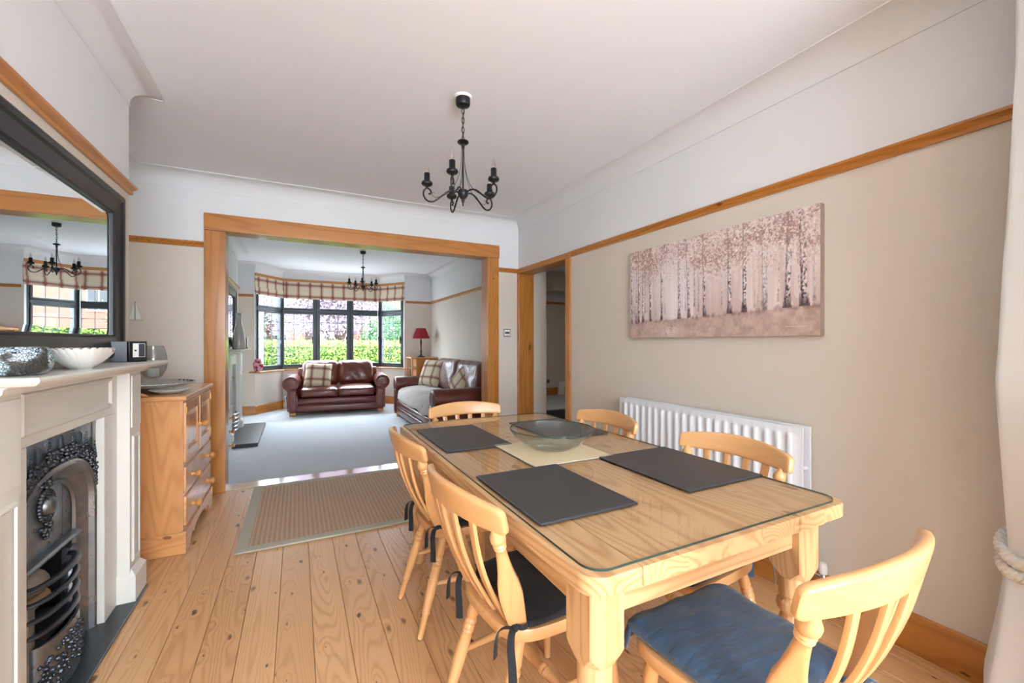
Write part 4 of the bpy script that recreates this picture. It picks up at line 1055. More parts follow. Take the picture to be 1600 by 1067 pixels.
# ------------------------------------------------------------------ canvas
def canvas():
    y0, y1, z0, z1 = 1.128, 2.402, 1.282, 1.905
    t = thing('canvas_picture', 'long canvas print of pale pink birch trees on the right-hand wall', 'picture', (XR - .001, (y0 + y1) / 2, (z0 + z1) / 2))
    L, H = (y1 - y0) / 2, (z1 - z0) / 2; th = .034
    NX, NZ = 380, 186
    rng = np.random.default_rng(5)
    U, V = np.meshgrid(np.linspace(0, 1, NX), np.linspace(0, 1, NZ))     # U: 0 = far/left in the photo, V: 0 bottom
    def vnoise(nx, nz, seed):
        r = np.random.default_rng(seed); g = r.random((nz + 2, nx + 2)); xx, zz = U * nx, V * nz
        i, j = xx.astype(int), zz.astype(int); fx, fz = xx - i, zz - j; fx = fx * fx * (3 - 2 * fx); fz = fz * fz * (3 - 2 * fz)
        return (g[j, i] * (1 - fx) + g[j, i + 1] * fx) * (1 - fz) + (g[j + 1, i] * (1 - fx) + g[j + 1, i + 1] * fx) * fz
    def col(h): return np.array([int(h[k:k + 2], 16) / 255 for k in (1, 3, 5)])
    img = np.zeros((NZ, NX, 3)); gnd = .17 + .06 * U
    img[:] = col('#dccac4')
    haze = np.exp(-((U - .33) / .10) ** 2) * np.exp(-((V - .35) / .35) ** 2)
    mist = np.clip(1.15 - (V - gnd) * 3.2, 0, 1) * (V > gnd)
    def blend(c, a):
        nonlocal img
        img = img * (1 - a[..., None]) + c * a[..., None]
    streak = vnoise(90, 2, 1)
    blend(col('#c9afa9'), np.clip(streak - .35, 0, 1) * 1.0)
    blend(col('#ece0dc'), np.clip(vnoise(120, 3, 2) - .55, 0, 1) * 1.3)
    blend(col('#bd9f99'), mist * .55 * (vnoise(26, 5, 3) > .42))
    blend(col('#eee6e2'), haze * .85)
    def trunk(u, w_, base, dark, top=1.0, lean=0.0, white=.75):
        c = u + lean * (V - base); d = (U - c) / w_
        mk = (np.abs(d) < 1) & (V > base) & (V < top)
        blend(col('#e6dcd8'), mk * white)
        bark = vnoise(240, 70, int(u * 999) + 7)
        blend(col('#4a3a3c'), mk * np.clip((bark - .45) * 3.2, 0, 1) * dark * np.clip(1.25 - (V - base) * 1.15, .25, 1))
        blend(col('#5a464a'), mk * (d < -.35) * .55 * dark)
        fade = np.clip(1 - (V - base) / .12, 0, 1); blend(col('#3c2c2e'), (np.abs(d) < 1 + .6 * fade) * (V > base - .01) * (V < base + .12) * fade * .75 * dark)
    r = np.random.default_rng(11)
    for k in range(34):
        trunk(r.random(), .0018 + .002 * r.random(), .25 + .07 * r.random(), .35 * r.random() + .1, lean=r.normal(0, .01), white=.4)
    for u, w_, dk in ((.012, .005, .9), (.045, .004, .8), (.065, .006, 1), (.10, .006, .9), (.155, .006, .9), (.235, .006, .95), (.35, .008, .75), (.41, .007, .9), (.50, .007, .9), (.63, .009, 1), (.70, .009, 1), (.79, .007, .5), (.88, .011, .95), (.945, .012, 1)):
        trunk(u, w_, .165 + .07 * u + .01 * r.random(), dk, lean=r.normal(0, .012))
    # foliage
    f1 = vnoise(110, 60, 21); f2 = vnoise(230, 110, 22); band = np.clip((V - .42) / .35, 0, 1); clump = vnoise(16, 7, 23)
    fol = (f1 * .5 + f2 * .6 + clump * .55) * (.45 + .75 * band)
    fol = fol * (1 - .75 * haze)
    blend(col('#bf9f96'), np.clip((fol - .77) * 4, 0, 1) * .7 * (V > .33))
    blend(col('#9c7a70'), np.clip((fol - 1.03) * 6, 0, 1) * .75 * (V > .33))
    blend(col('#efe4e0'), np.clip((vnoise(200, 100, 31) - .62) * 5, 0, 1) * band * .8)
    blend(col('#6a4a48'), np.clip((vnoise(210, 100, 33) - .87) * 9, 0, 1) * band * .8)
    # ground
    g = V < gnd
    gc = col('#bda295') * np.ones_like(img); gn = vnoise(30, 16, 41) * .6 + vnoise(120, 40, 42) * .4
    gc = gc * (.86 + .26 * gn)[..., None]
    img = np.where(g[..., None], gc, img)
    blend(col('#e4d6cc'), g * np.exp(-((U - .29) / .07) ** 2 - ((V - .06) / .06) ** 2) * .75 * (vnoise(120, 90, 43) > .3))
    edge = np.exp(-((V - gnd) / .02) ** 2); blend(col('#7c5a58'), edge * np.clip(vnoise(90, 20, 44) * 1.6 - .35, 0, 1) * .7 * (1 - haze))
    ys = L - 2 * L * U; zs = -H + 2 * H * V
    vs_ = [(-th, float(y), float(z)) for y, z in zip(ys.ravel(), zs.ravel())]
    fs_ = [(j * NX + i, j * NX + i + 1, (j + 1) * NX + i + 1, (j + 1) * NX + i) for j in range(NZ - 1) for i in range(NX - 1)]
    me = bpy.data.meshes.new('printed_face'); me.from_pydata(vs_, [], fs_)
    lin = np.where(img <= .04045, img / 12.92, ((np.clip(img, 0, 1) + .055) / 1.055) ** 2.4)
    ca = me.color_attributes.new('print', 'FLOAT_COLOR', 'POINT'); arr = np.ones((NX * NZ, 4), np.float32); arr[:, :3] = lin.reshape(-1, 3); ca.data.foreach_set('color', arr.ravel())
    k = N('canvas_print'); at = k.n('VertexColor', layer_name='print'); k.bump(k.noise(k.coords(False), 900, 1), .1, .001)
    me.materials.append(k.set(at.outputs[0], .8))
    o = bpy.data.objects.new('printed_face', me); COL.objects.link(o); o.parent = t
    bx('canvas_edge', plain('canvas_edge', '#b39a8e', .85, var=.35, bscale=120), (-th + .0008, 0, -L, L, -H, H), t)
    sg_ = MB(); sg_.tube([(-th - .0004, -L + .16 - .0028 * k, -H + .046 + .0035 * math.sin(k * 1.9) * (1 if k % 3 else .3)) for k in range(38)], .0006, 4); sg_.build('signature', M['signature'], t)
canvas()

# ------------------------------------------------------------------ radiator
def radiator(label, x, y0, y1, z0, z1):
    t = thing('radiator', label, 'radiator', (x, (y0 + y1) / 2, z0)); L, H = (y1 - y0) / 2, z1 - z0
    def panel(xf, name, flip=1):
        nfl = 21; m = MB(); p = []
        pw = 2 * (L - .03) / nfl; rs = []
        # profile across Y, flutes as rounded raised ribs that fade out at top and bottom
        zs_ = [0, .03, .036, .043, .055, H - .055, H - .043, H - .036, H - .03, H]
        amp = [0, 0, .35, .8, 1, 1, .8, .35, 0, 0]
        ys_ = [-L]; hs = [0]
        for k in range(nfl):
            b = -L + .03 + k * pw
            for q, h_ in ((0.25, 0), (.29, .35), (.36, .85), (.5, 1), (.64, .85), (.71, .35), (.75, 0)): ys_.append(b + q * pw); hs.append(h_)
        ys_.append(L); hs.append(0); ny = len(ys_)
        vs_ = []
        for z, a in zip(zs_, amp): vs_ += [(xf - .0085 * a * h_ * flip, y, z) for y, h_ in zip(ys_, hs)]
        fs_ = [(j * ny + i, j * ny + i + 1, (j + 1) * ny + i + 1, (j + 1) * ny + i) for j in range(len(zs_) - 1) for i in range(ny - 1)]
        o = m.add(vs_, fs_).build(name, M['gloss_white'], t, smooth=60)
    panel(-.105, 'front_panel')
    bx('front_core', M['gloss_white'], (-.104, -.092, -L, L, 0, H), t, .003)
    bx('rear_panel', M['gloss_white'], (-.042, -.028, -L, L, 0, H), t, .003)
    bx('joining_strip', M['gloss_white'], (-.092, -.042, -L + .05, L - .05, H * .5, H * .5 + .012), t)
    for sy in (-1, 1):
        MB().turned((-.10, sy * (L - .02), H * .70), (-.035, sy * (L - .02), H * .70), [(0, .011), (1, .011)], 10).build('end_pipe', M['gloss_white'], t)
        bx('wall_bracket', M['gloss_white'], (-.028, -.001, sy * (L - .25) - .02, sy * (L - .25) + .02, .1, H - .02), t)
    v = thing('radiator_valve', 'white thermostatic valve with chrome tail on the radiator pipe', 'valve', (x - .07, y0 - .072, -.035)) if True else None
    MB().tube([(0, 0, .036), (0, 0, z0 + .03)], .0075, 10).build('pipe', M['chrome'], v)
    MB().lathe([(.013, z0 + .01), (.014, z0 + .02), (.014, z0 + .045), (.010, z0 + .05)], 12).build('valve_body', M['chrome'], v)
    MB().lathe([(.012, z0 + .05), (.017, z0 + .055), (.018, z0 + .085), (.014, z0 + .10), (.001, z0 + .101)], 16).build('valve_head', M['plaster'], v)
    MB().tube([(0, .005, z0 + .03), (0, .082, z0 + .03)], .009, 8).build('tail', M['chrome'], v)
radiator('white panel radiator on the right-hand wall behind the chairs', XR, 1.17, 2.44, .17, .845)

# ------------------------------------------------------------------ chandelier
def chandelier(label, loc, ang0, drop, s=1.0):
    t = thing('chandelier', label, 'chandelier', loc); bk = M['black']
    MB().lathe([(.049 * s, 0), (.050 * s, -.006), (.044 * s, -.012)], 28).build('ceiling_rose', M['plaster'], t)
    MB().lathe([(.040, -.010), (.040, -.042), (.036, -.050), (.020, -.056), (.006, -.060)], 24).build('canopy', bk, t)
    zt, zh = -.250, -.535
    nlk = 7
    for k in range(nlk):
        zc = -.066 - (k + .5) * (.184 / nlk); a = (k % 2) * PI / 2
        pts = [(.0085 * math.cos(q) * math.cos(a), .0085 * math.cos(q) * math.sin(a), zc + .0175 * math.sin(q)) for q in [2 * PI * i / 12 for i in range(12)]]
        MB().tube(pts, .0019, 5, loop=True).build('chain_link', bk, t)
    MB().tube([(.003 * math.sin(k), .003 * math.cos(k * 1.7), -.056 - .20 * k / 8) for k in range(9)], .0022, 6).build('flex', bk, t)
    MB().lathe([(.004, zt + .012), (.012, zt + .008), (.030, zt + .003), (.032, zt - .004), (.026, zt - .010), (.010, zt - .014), (.009, zt - .034), (.004, zt - .036)], 20).build('upper_collar', bk, t)
    MB().tube([(0, 0, zt - .02), (0, 0, zh)], .0048, 10).build('stem', bk, t)
    MB().lathe([(.006, zh + .022), (.026, zh + .016), (.029, zh + .006), (.028, zh - .012), (.018, zh - .026), (.009, zh - .034), (.010, zh - .042), (.006, zh - .052), (.004, zh - .068), (.001, zh - .072)], 20).build('hub', bk, t)
    for k in range(5):
        a = ang0 + k * 2 * PI / 5; d = Vector((math.cos(a), math.sin(a), 0))
        def P(r, z): return d * r + Vector((0, 0, z))
        raw = [(.020, zh), (.05, zh + .012), (.085, zh + .004), (.118, zh - .022), (.148, zh - .046), (.172, zh - .055), (.198, zh - .047), (.214, zh - .022), (.212, zh + .004), (.196, zh + .018), (.180, zh + .010), (.174, zh - .004), (.180, zh - .014), (.187, zh - .010)]
        pts = []
        for i in range(len(raw) - 1):
            p0, p1, p2, p3 = raw[max(i - 1, 0)], raw[i], raw[i + 1], raw[min(i + 2, len(raw) - 1)]
            for q in (0, .25, .5, .75):
                f = lambda c: .5 * (2 * p1[c] + (p2[c] - p0[c]) * q + (2 * p0[c] - 5 * p1[c] + 4 * p2[c] - p3[c]) * q * q + (3 * p1[c] - p0[c] - 3 * p2[c] + p3[c]) * q ** 3)
                pts.append(P(f(0), f(1)))
        pts.append(P(*raw[-1]))
        am = MB().tube(pts, .0047, 8).build('arm', bk, t)
        b = P(.196, zh + .018)
        MB().lathe([(.006, 0), (.009, .010), (.026, .016), (.031, .024), (.028, .034), (.016, .040), (.0155, .082), (.014, .083)], 18, tuple(b)).build('candle_cup', bk, am, smooth=65)
        bl = MB().lathe([(.008, .083), (.0105, .090), (.0115, .100), (.009, .116), (.005, .130), (.001, .140)], 14, tuple(b)).build('bulb', M['clearglass'], am)
        MB().tube([tuple(b + Vector((0, 0, .086))), tuple(b + Vector((.002, 0, .100))), tuple(b + Vector((-.001, 0, .116)))], .0018, 5).build('filament', M['filament'], am)
        # wire from collar down to the arm
        wr = []
        for i in range(15):
            q = i / 14; wr.append(P(.007 + .145 * q ** 2.2, zt - .03 + (zh - .030 - zt + .03) * (1 - (1 - q) ** 1.7)))
        wr += [P(.166, zh - .020), P(.168, zh - .008), P(.160, zh - .002), P(.154, zh - .010)]
        MB().tube(wr, .0014, 5).build('wire', bk, t)
    return t
d2c = math.atan2(-2.22, -.82)      # towards the camera
chandelier('black iron chandelier with five candle arms above the dining table', (.82, 2.225, CE), d2c - R_(16), 0)
chandelier('black iron chandelier in the living room in front of the bay', (.87, 6.62, CE), d2c + R_(10), 0)

# ------------------------------------------------------------------ switches, sockets
sw = thing('light_switch', 'white framed switch plate with dark rockers right of the opening', 'switch', (2.083, YF - .001, 1.354))
MB().box(-.043, .043, -.009, 0, -.043, .043).build('plate', M['chrome'], sw, .002, 1)
MB().box(-.036, .036, -.011, -.009, -.036, .036).build('insert', M['plaster'], sw)
for k in range(3): MB().box(-.025 + .018 * k, -.010 + .018 * k, -.014, -.011, -.012, .012).build('rocker', M['dark'], sw, .001, 1)
MB().box(-.02, .02, -.0115, -.011, -.03, -.026).build('marking', M['lead'], sw)
so_ = thing('wall_socket', 'chrome double socket on the hall wall above the skirting', 'socket', (4.50, 7.358, .46))
MB().box(-.073, .073, -.009, 0, -.043, .043).build('plate', M['chrome'], so_, .002, 1)
for sx in (-1, 1):
    MB().box(sx * .035 - .02, sx * .035 + .02, -.012, -.009, -.02, .02).build('outlet', M['dark'], so_)
rb = thing('router_box', 'small white box standing by the hall skirting', 'box', (4.78, 7.25, .176))
MB().box(-.07, .07, -.03, .03, .0, .26).build('case', M['plaster'], rb, .01, 2)

# ------------------------------------------------------------------ curtain with rope tieback
cu = thing('curtain', 'cream curtain gathered by a rope at the right edge', 'curtain', (2.0, .42, 0))
def cur_row(z):
    """x0, x1, ratio x/y of the front folds (the curtain hangs obliquely across the corner of the window), fold depth"""
    zt = .565
    if z >= zt:
        k = min(1, (z - zt) / .55); k2 = max(0, min(1, (z - 1.15) / .9))
        return 1.99 - .18 * k, 2.175, 4.13 - .24 * k + .36 * k2, .03 + .02 * k
    k = min(1, (zt - z) / .45)
    return 1.99 - .14 * k, 2.175, 4.13 - .43 * k, .03 + .03 * k
rows = []
NZc, NXc = 60, 90
for j in range(NZc + 1):
    z = .012 + 2.42 * j / NZc; x0_, x1_, R_c, amp = cur_row(z); ring = []
    for i in range(NXc + 1):
        u = i / NXc; xx = x0_ + (x1_ - x0_) * u; yy = xx / R_c - amp * (1 + math.sin(u * 6 * 2 * PI + .5 * math.sin(2 * z)))
        ring.append((xx - 2.0, yy - .42, z))
    rows.append(ring)
m = MB(); n_ = NXc + 1
m.add([p for r in rows for p in r], [(j * n_ + i, j * n_ + i + 1, (j + 1) * n_ + i + 1, (j + 1) * n_ + i) for j in range(NZc) for i in range(NXc)])
o = m.build('drape', M['curtain'], cu, smooth=80); md = o.modifiers.new('t', 'SOLIDIFY'); md.thickness = .004
rp = MB()
tb_ = thing('curtain_tieback', 'twisted cream rope tieback around the curtain at the right edge', 'tieback', (2.082, .468, .595))
for st_ in range(3):
    pts = []
    for i in range(72):
        a = 2 * PI * i / 72; tw_ = a * 9 + st_ * 2 * PI / 3
        R0x, R0y = .100 + .009 * math.cos(tw_), .052 + .009 * math.cos(tw_)
        pts.append((R0x * math.cos(a), R0y * math.sin(a), .03 * math.sin(a + 1.0) + .011 * math.sin(tw_)))
    MB().tube(pts, .0105, 8, loop=True).build('rope_strand', M['rope'], tb_)
for st_ in range(3):
    pts = []
    for i in range(72):
        a = 2 * PI * i / 72; tw_ = a * 9 + st_ * 2 * PI / 3
        R0x, R0y = .098 + .009 * math.cos(tw_), .050 + .009 * math.cos(tw_)
        pts.append((R0x * math.cos(a), R0y * math.sin(a), -.038 + .03 * math.sin(a + 1.4) + .011 * math.sin(tw_)))
    MB().tube(pts, .0105, 8, loop=True).build('rope_strand', M['rope'], tb_)

# ------------------------------------------------------------------ living room
# sofas
def sofa(name, label, loc, rz, W, D, seats, back_h, throw=False):
    """W = outer width with arms, faces local -Y, origin centre of footprint"""
    t = thing(name, label, 'sofa', loc, rz); lt = M['leather']
    aw = .20; iw = W - 2 * aw
    MB().rbox((0, .02, .17), (W - .10, D - .10, .22), .03, 6).build('base', lt, t, smooth=60)
    MB().rbox((0, -D / 2 + .06, .125), (W - .12, .07, .13), .03, 8, (0, .006, 0)).build('front_lower_rail', lt, t, smooth=60)
    MB().rbox((0, -D / 2 + .06, .245), (iw + .06, .07, .10), .03, 8, (0, .006, 0)).build('front_upper_rail', lt, t, smooth=60)
    for sx in (-1, 1):
        m = MB(); c = sx * (W / 2 - aw / 2)
        prof = []
        R = .125; cxr, czr = c + sx * .03, .545
        # scroll outline in x-z
        for k in range(25):
            a = math.radians(-40 + 270 * k / 24)
            prof.append((cxr + sx * -1 * -R * math.cos(a) if False else cxr + R * math.cos(a) * sx, czr + R * math.sin(a)))
        prof += [(c - sx * .085, .30), (c - sx * .085, .08), (c + sx * .075, .08), (c + sx * .075, .42)]
        m.prism(prof, 1, -D / 2 + .03, D / 2 - .12)
        m.build('arm', lt, t, .012, 2, smooth=50)
        fp = MB(); fp.lathe([(.001, .012), (.07, .014), (.095, .010), (.112, 0)], 24, M=Matrix.Translation((cxr, -D / 2 + .03, czr)) @ Matrix.Rotation(PI / 2, 4, 'X'))
        fp.build('arm_scroll', lt, t, smooth=60)
        fpp = MB().rbox((c - sx * .005, -D / 2 + .025, .26), (.11, .03, .40), .014, 5); fpp.build('arm_front_panel', lt, t, smooth=60)
        for y in (-D / 2 + .10, D / 2 - .12): bx('foot', M['knob'], (c - .05, c + .05, y - .05, y + .05, .006, .062), t, .008)
    cw = iw / seats
    for k in range(seats):
        cx_ = -iw / 2 + (k + .5) * cw
        MB().rbox((cx_, -.06, .375), (cw + .01, D - .24, .17), .06, 10, (0, .02, .03)).build('seat_cushion', lt, t, smooth=70)
        Mx = Matrix.Translation((cx_, D / 2 - .22, .46)) @ Matrix.Rotation(-.22, 4, 'X')
        def fn(q, p, kk=k):
            return (q.x, q.y + .010 * math.sin(p.x * 9 + p.z * 5 + kk) * (1 if p.y < 0 else 0), q.z)
        MB().rbox((0, 0, (back_h - .46) / 2), (cw + .015, .22, back_h - .44), .09, 12, (0, .04, .01), M=Mx, fn=fn).build('back_cushion', lt, t, smooth=70)
    MB().rbox((0, D / 2 - .09, .45), (W - .22, .14, back_h - .22), .06, 6).build('back_frame', lt, t, smooth=60)
    return t
sofa('leather_sofa', 'brown leather two-seat sofa standing in front of the bay window', (.67, 8.36, 0), R_(-5), 1.62, .90, 2, .90)
sofa('leather_sofa', 'brown leather sofa along the right wall with a pale throw on its seat', (1.925, 6.20, 0), R_(-90), 2.36, .96, 2, .97)
tr = thing('throw_blanket', 'pale grey throw spread over the seat of the right-hand sofa', 'throw', (1.925, 6.20, 0), R_(-90))
rows = []
W_t, nA, nB = 1.86, 30, 16
path_t = [(.16, .505), (.08, .512), (-.05, .515), (-.18, .512), (-.30, .505), (-.38, .490), (-.425, .460), (-.440, .415), (-.446, .36), (-.45, .315)]
m = MB(); vs_ = []
for i in range(nA + 1):
    u = i / nA; x_ = -W_t / 2 + W_t * u
    for j, (y_, z_) in enumerate(path_t):
        vs_.append((x_ + .006 * math.sin(j * 1.3), y_ + .006 * math.sin(u * 31 + j), z_ + .010 * math.sin(u * 13 + j * .7) + .006 * math.sin(u * 29) - (.03 * math.sin(u * PI * 3) ** 2 if j == len(path_t) - 1 else 0)))
nb_ = len(path_t)
m.add(vs_, [(i * nb_ + j, i * nb_ + j + 1, (i + 1) * nb_ + j + 1, (i + 1) * nb_ + j) for i in range(nA) for j in range(nb_ - 1)])
o = m.build('throw_cloth', M['throw'], tr, smooth=80); md = o.modifiers.new('t', 'SOLIDIFY'); md.thickness = .012

def plaid_cushion(label, loc, rot, s=.42):
    t = thing('plaid_cushion', label, 'cushion', loc, 0, 'plaid scatter cushions'); t.rotation_euler = rot
    n = 16; m = MB(); vs_ = []; 
    for sgn in (1, -1):
        for i in range(n + 1):
            for j in range(n + 1):
                u, v = 2 * i / n - 1, 2 * j / n - 1
                pin = 1 - .05 * (1 - u * u) * (abs(v) ** 3) ; pin2 = 1 - .05 * (1 - v * v) * (abs(u) ** 3)
                th = .075 * ((1 - u ** 4) * (1 - v ** 4)) ** .55
                vs_.append((u * s / 2 * pin2, sgn * (th + .004), v * s / 2 * pin))
    N1 = (n + 1) ** 2; fs_ = []
    for q in (0, 1):
        for i in range(n):
            for j in range(n):
                a = q * N1 + i * (n + 1) + j; fs_.append((a, a + n + 1, a + n + 2, a + 1))
    m.add(vs_, fs_)
    edge = [(i, 0) for i in range(n)] + [(n, j) for j in range(n)] + [(i, n) for i in range(n, 0, -1)] + [(0, j) for j in range(n, 0, -1)]
    for k in range(len(edge)):
        a, b = edge[k], edge[(k + 1) % len(edge)]; ia, ib = a[0] * (n + 1) + a[1], b[0] * (n + 1) + b[1]
        m.f.append([ia, ib, N1 + ib, N1 + ia]); m.mi.append(0)
    m.build('cover', M['plaid_cushion'], t, smooth=80)
    pp = [(-1, -1), (1, -1), (1, 1), (-1, 1)]
    pts = []
    for k in range(4):
        a, b = pp[k], pp[(k + 1) % 4]
        for q in range(8):
            u = a[0] + (b[0] - a[0]) * q / 8; v = a[1] + (b[1] - a[1]) * q / 8
            pts.append((u * s / 2 * (1 - .05 * (1 - v * v) * abs(u) ** 3), 0, v * s / 2 * (1 - .05 * (1 - u * u) * abs(v) ** 3)))
    MB().tube(pts, .006, 6, loop=True).build('piping', M['plaid_cushion'], t)
plaid_cushion('plaid scatter cushion on the sofa in front of the window', (.33, 8.26, .672), (R_(-22), R_(4), R_(-6)), .43)
plaid_cushion('plaid scatter cushion leaning at the far arm of the right-hand sofa', (2.02, 7.00, .735), (R_(-24), R_(0), R_(-62)), .46)
plaid_cushion('plaid scatter cushion leaning at the near end of the right-hand sofa', (2.10, 5.78, .69), (R_(-32), R_(24), R_(-96)), .42)

# lamp cabinet
lc = thing('lamp_cabinet', 'small pine cabinet with an open side shelf in the corner behind the sofas', 'cabinet', (2.17, 8.20, 0))
for nm, b in (('top', (-.265, .245, -.24, .24, .938, .962)), ('left_post', (-.25, -.225, -.225, -.195, .006, .938)), ('left_post', (-.25, -.225, .195, .225, .006, .938)), ('divider', (-.165, -.145, -.225, .225, .006, .938)), ('right_side', (.215, .235, -.225, .225, .006, .938)), ('back_panel', (-.145, .215, .205, .225, .006, .938)), ('shelf', (-.225, -.165, -.22, .22, .74, .755)), ('shelf', (-.225, -.165, -.22, .22, .50, .515))):
    bx(nm, M['side_x'] if 'shelf' in nm or nm == 'top' else M['side_z'], b, lc, .003)
dd = bx('door', M['trim_z'], (-.143, .213, -.228, -.208, .03, .93), lc, .004)
MB().ball((.18, -.24, .55), .014, 8).build('knob', M['knob'], dd)
bk = thing('book', 'pale book lying on the open shelf of the corner cabinet', 'book', (2.17 - .195, 8.02, .756))
MB().box(-.026, .026, -.02, .15, 0, .03).build('cover', M['winframe'], bk); MB().box(-.024, .024, -.022, .148, .004, .026).build('pages', M['ceramic'], bk)
tl_ = thing('table_lamp', 'table lamp with red pleated shade on the corner cabinet', 'lamp', (2.15, 8.18, .9625))
MB().lathe([(.001, 0), (.075, 0), (.078, .008), (.06, .018), (.03, .028), (.018, .045), (.016, .09), (.020, .11), (.013, .13), (.012, .20), (.017, .26), (.019, .30), (.013, .315), (.018, .33), (.010, .34), (.009, .40)], 20).build('stand', M['black'], tl_)
m = MB(); rs = []
for z, r_ in ((.365, .158), (.37, .16), (.55, .088), (.556, .086)):
    rs.append([((r_ + .0035 * math.sin(44 * a)) * math.cos(a), (r_ + .0035 * math.sin(44 * a)) * math.sin(a), z) for a in [2 * PI * k / 176 for k in range(176)]])
m.rings(rs, False); sh_ = m.build('shade', M['redshade'], tl_, smooth=50); md = sh_.modifiers.new('t', 'SOLIDIFY'); md.thickness = .003
for z, r_ in ((.365, .160), (.555, .088)): MB().tube([(r_ * math.cos(a), r_ * math.sin(a), z) for a in [2 * PI * k / 40 for k in range(40)]], .004, 6, loop=True).build('shade_trim', M['redshade'], tl_)

# living fireplace
fireplace_surround('fireplace_surround', 'cream fireplace surround with black insert in the living room', 6.02, 7.23, LCX)
lh = thing('hearth_slab', 'raised dark slate hearth slab on the living-room carpet', 'hearth', (LCX, 6.62, .006))
MB().prism([(-.4, -.73), (.37, -.73), (.37, .73), (-.4, .73)], 2, 0, .045).build('slab', M['slate'], lh, .004, 1)
li = thing('fire_insert', 'plain black arched fire insert in the living-room surround', 'fire insert', (LCX + .034, 6.625, .051))
pm = MB(); ribbon([(p[0] * .95, p[1]) for p in rect], .004, [(p[0] * .8, p[1] * .95) for p in A0], .004, pm); pm.build('face_plate', M['iron_dark'], li, smooth=0)
bx('fire_back', M['dark'], (-.33, -.31, -.26, .26, 0, .86), li)
for k in range(5): MB().tube([(p[0] + .02, p[1], p[2] - .05) for p in bow(.12 + .05 * k)], .008, 6).build('grate_bar', M['chrome'], li)
bv = thing('bottle_vase', 'tall grey bottle vase on the living-room mantelpiece', 'vase', (LCX + .105, 6.62, MZ))
MB().lathe([(.001, 0), (.072, 0), (.077, .02), (.077, .10), (.070, .18), (.050, .27), (.034, .34), (.028, .40), (.030, .46), (.034, .475), (.030, .475), (.024, .40), (.001, .39)], 30, caps=False).build('body', plain('grey_glaze', '#aea99f', .2), bv)
pf2 = thing('silver_photo_frame', 'silver photo frame on the far end of the living-room mantelpiece', 'photo frame', (LCX + .10, 7.06, MZ), R_(25))
MB().box(-.065, .065, -.008, .008, 0, .165).build('frame', M['chrome'], pf2, .003, 1); MB().box(-.045, .04, -.010, -.008, .03, .14).build('picture', M['dark'], pf2)
rv = thing('red_vase', 'mottled red glass vase on the window sill', 'vase', (-.60, LY + .005, .7455))
k_ = N('red_mottled_glass'); c_ = k_.coords(False); M['redglass'] = k_.set(k_.mix(k_.maprange(k_.noise(c_, 16, 3), .42, .6), s2l('#a01c30'), s2l('#c9a2a8')), .12)
MB().lathe([(.001, 0), (.045, 0), (.062, .03), (.076, .09), (.078, .13), (.066, .18), (.048, .215), (.044, .22), (.040, .215), (.055, .18), (.001, .05)], 28, caps=False).build('body', M['redglass'], rv)
# white chest
wc_ = thing('white_chest', 'white painted chest of drawers with wooden knobs behind the left post', 'chest', (-.655, 5.08, .006))
bx('body', M['mantelwhite'], (-.48, 0, -.46, .46, .06, .53), wc_, .004)
bx('top', M['mantelwhite'], (-.49, .02, -.48, .48, .53, .555), wc_, .006)
bx('plinth', M['mantelwhite'], (-.47, .012, -.47, .47, 0, .08), wc_, .004)
for k in range(3):
    z0 = .09 + .145 * k
    d = bx('drawer', M['mantelwhite'], (0.0, .016, -.44, .44, z0, z0 + .135), wc_, .005)
    for y in (-.25, .25): knob(d, y, z0 + .067, .015)
# bay radiator glimpsed left of the sofa
br = thing('bay_radiator', 'white radiator under the bay window, glimpsed beside the sofa arm', 'radiator', (.64, 9.05, .15))
bx('panel', M['gloss_white'], (-.80, .80, -.085, -.06, 0, .5), br, .005)
bx('rear_panel', M['gloss_white'], (-.80, .80, -.05, -.028, 0, .5), br, .005)
for k in range(24): bx('rib', M['gloss_white'], (-.78 + .066 * k, -.745 + .066 * k, -.091, -.084, .04, .46), br, .003, 1)
MB().tube([(-.835, -.05, -.144), (-.835, -.05, .05)], .012, 8).build('pipe', M['gloss_white'], br)
MB().lathe([(.02, .03), (.022, .06), (.018, .09)], 10, (-.835, -.05, 0)).build('valve', M['chrome'], br)

# ------------------------------------------------------------------ outside
struct(bx('ground_bounce', plain('pale_bounce_ground', '#b9b8b6', .9, var=.12, bscale=12), (-14, 24, 9.3, 13.4, -.45, -.40)), 'pale ground outside the bay, added to bounce daylight indoors')  # pale surface added to reflect sky light up through the bay
struct(bx('ground_road', M['tarmac'], (-30, 50, 13.4, 24, -.50, -.44)), 'street beyond the hedge')
struct(bx('ground_verge', M['grass'], (-30, 50, 24, 60, -.50, -.42)), 'far verge across the street')
def leaves(name, mat, parent, n, sampler, size, seed):
    r = np.random.default_rng(seed); C, Nn = sampler(r, n)
    t = r.normal(size=(n, 3)); t -= Nn * (t * Nn).sum(1, keepdims=True); t /= np.linalg.norm(t, axis=1, keepdims=True) + 1e-9
    b = np.cross(Nn, t); s_ = size * (.6 + .8 * r.random((n, 1)))
    q = np.stack([C - t * s_, C + b * s_ * .55, C + t * s_, C - b * s_ * .55], 1).reshape(-1, 3)
    me = bpy.data.meshes.new(name); me.from_pydata(q.tolist(), [], np.arange(4 * n).reshape(n, 4).tolist()); me.materials.append(M[mat])
    o = bpy.data.objects.new(name, me); COL.objects.link(o); o.parent = parent; o['kind'] = 'stuff'; return o
hg = thing('garden_hedge', 'bright clipped green hedge outside the bay window', 'hedge', (0, 12.5, -.42))
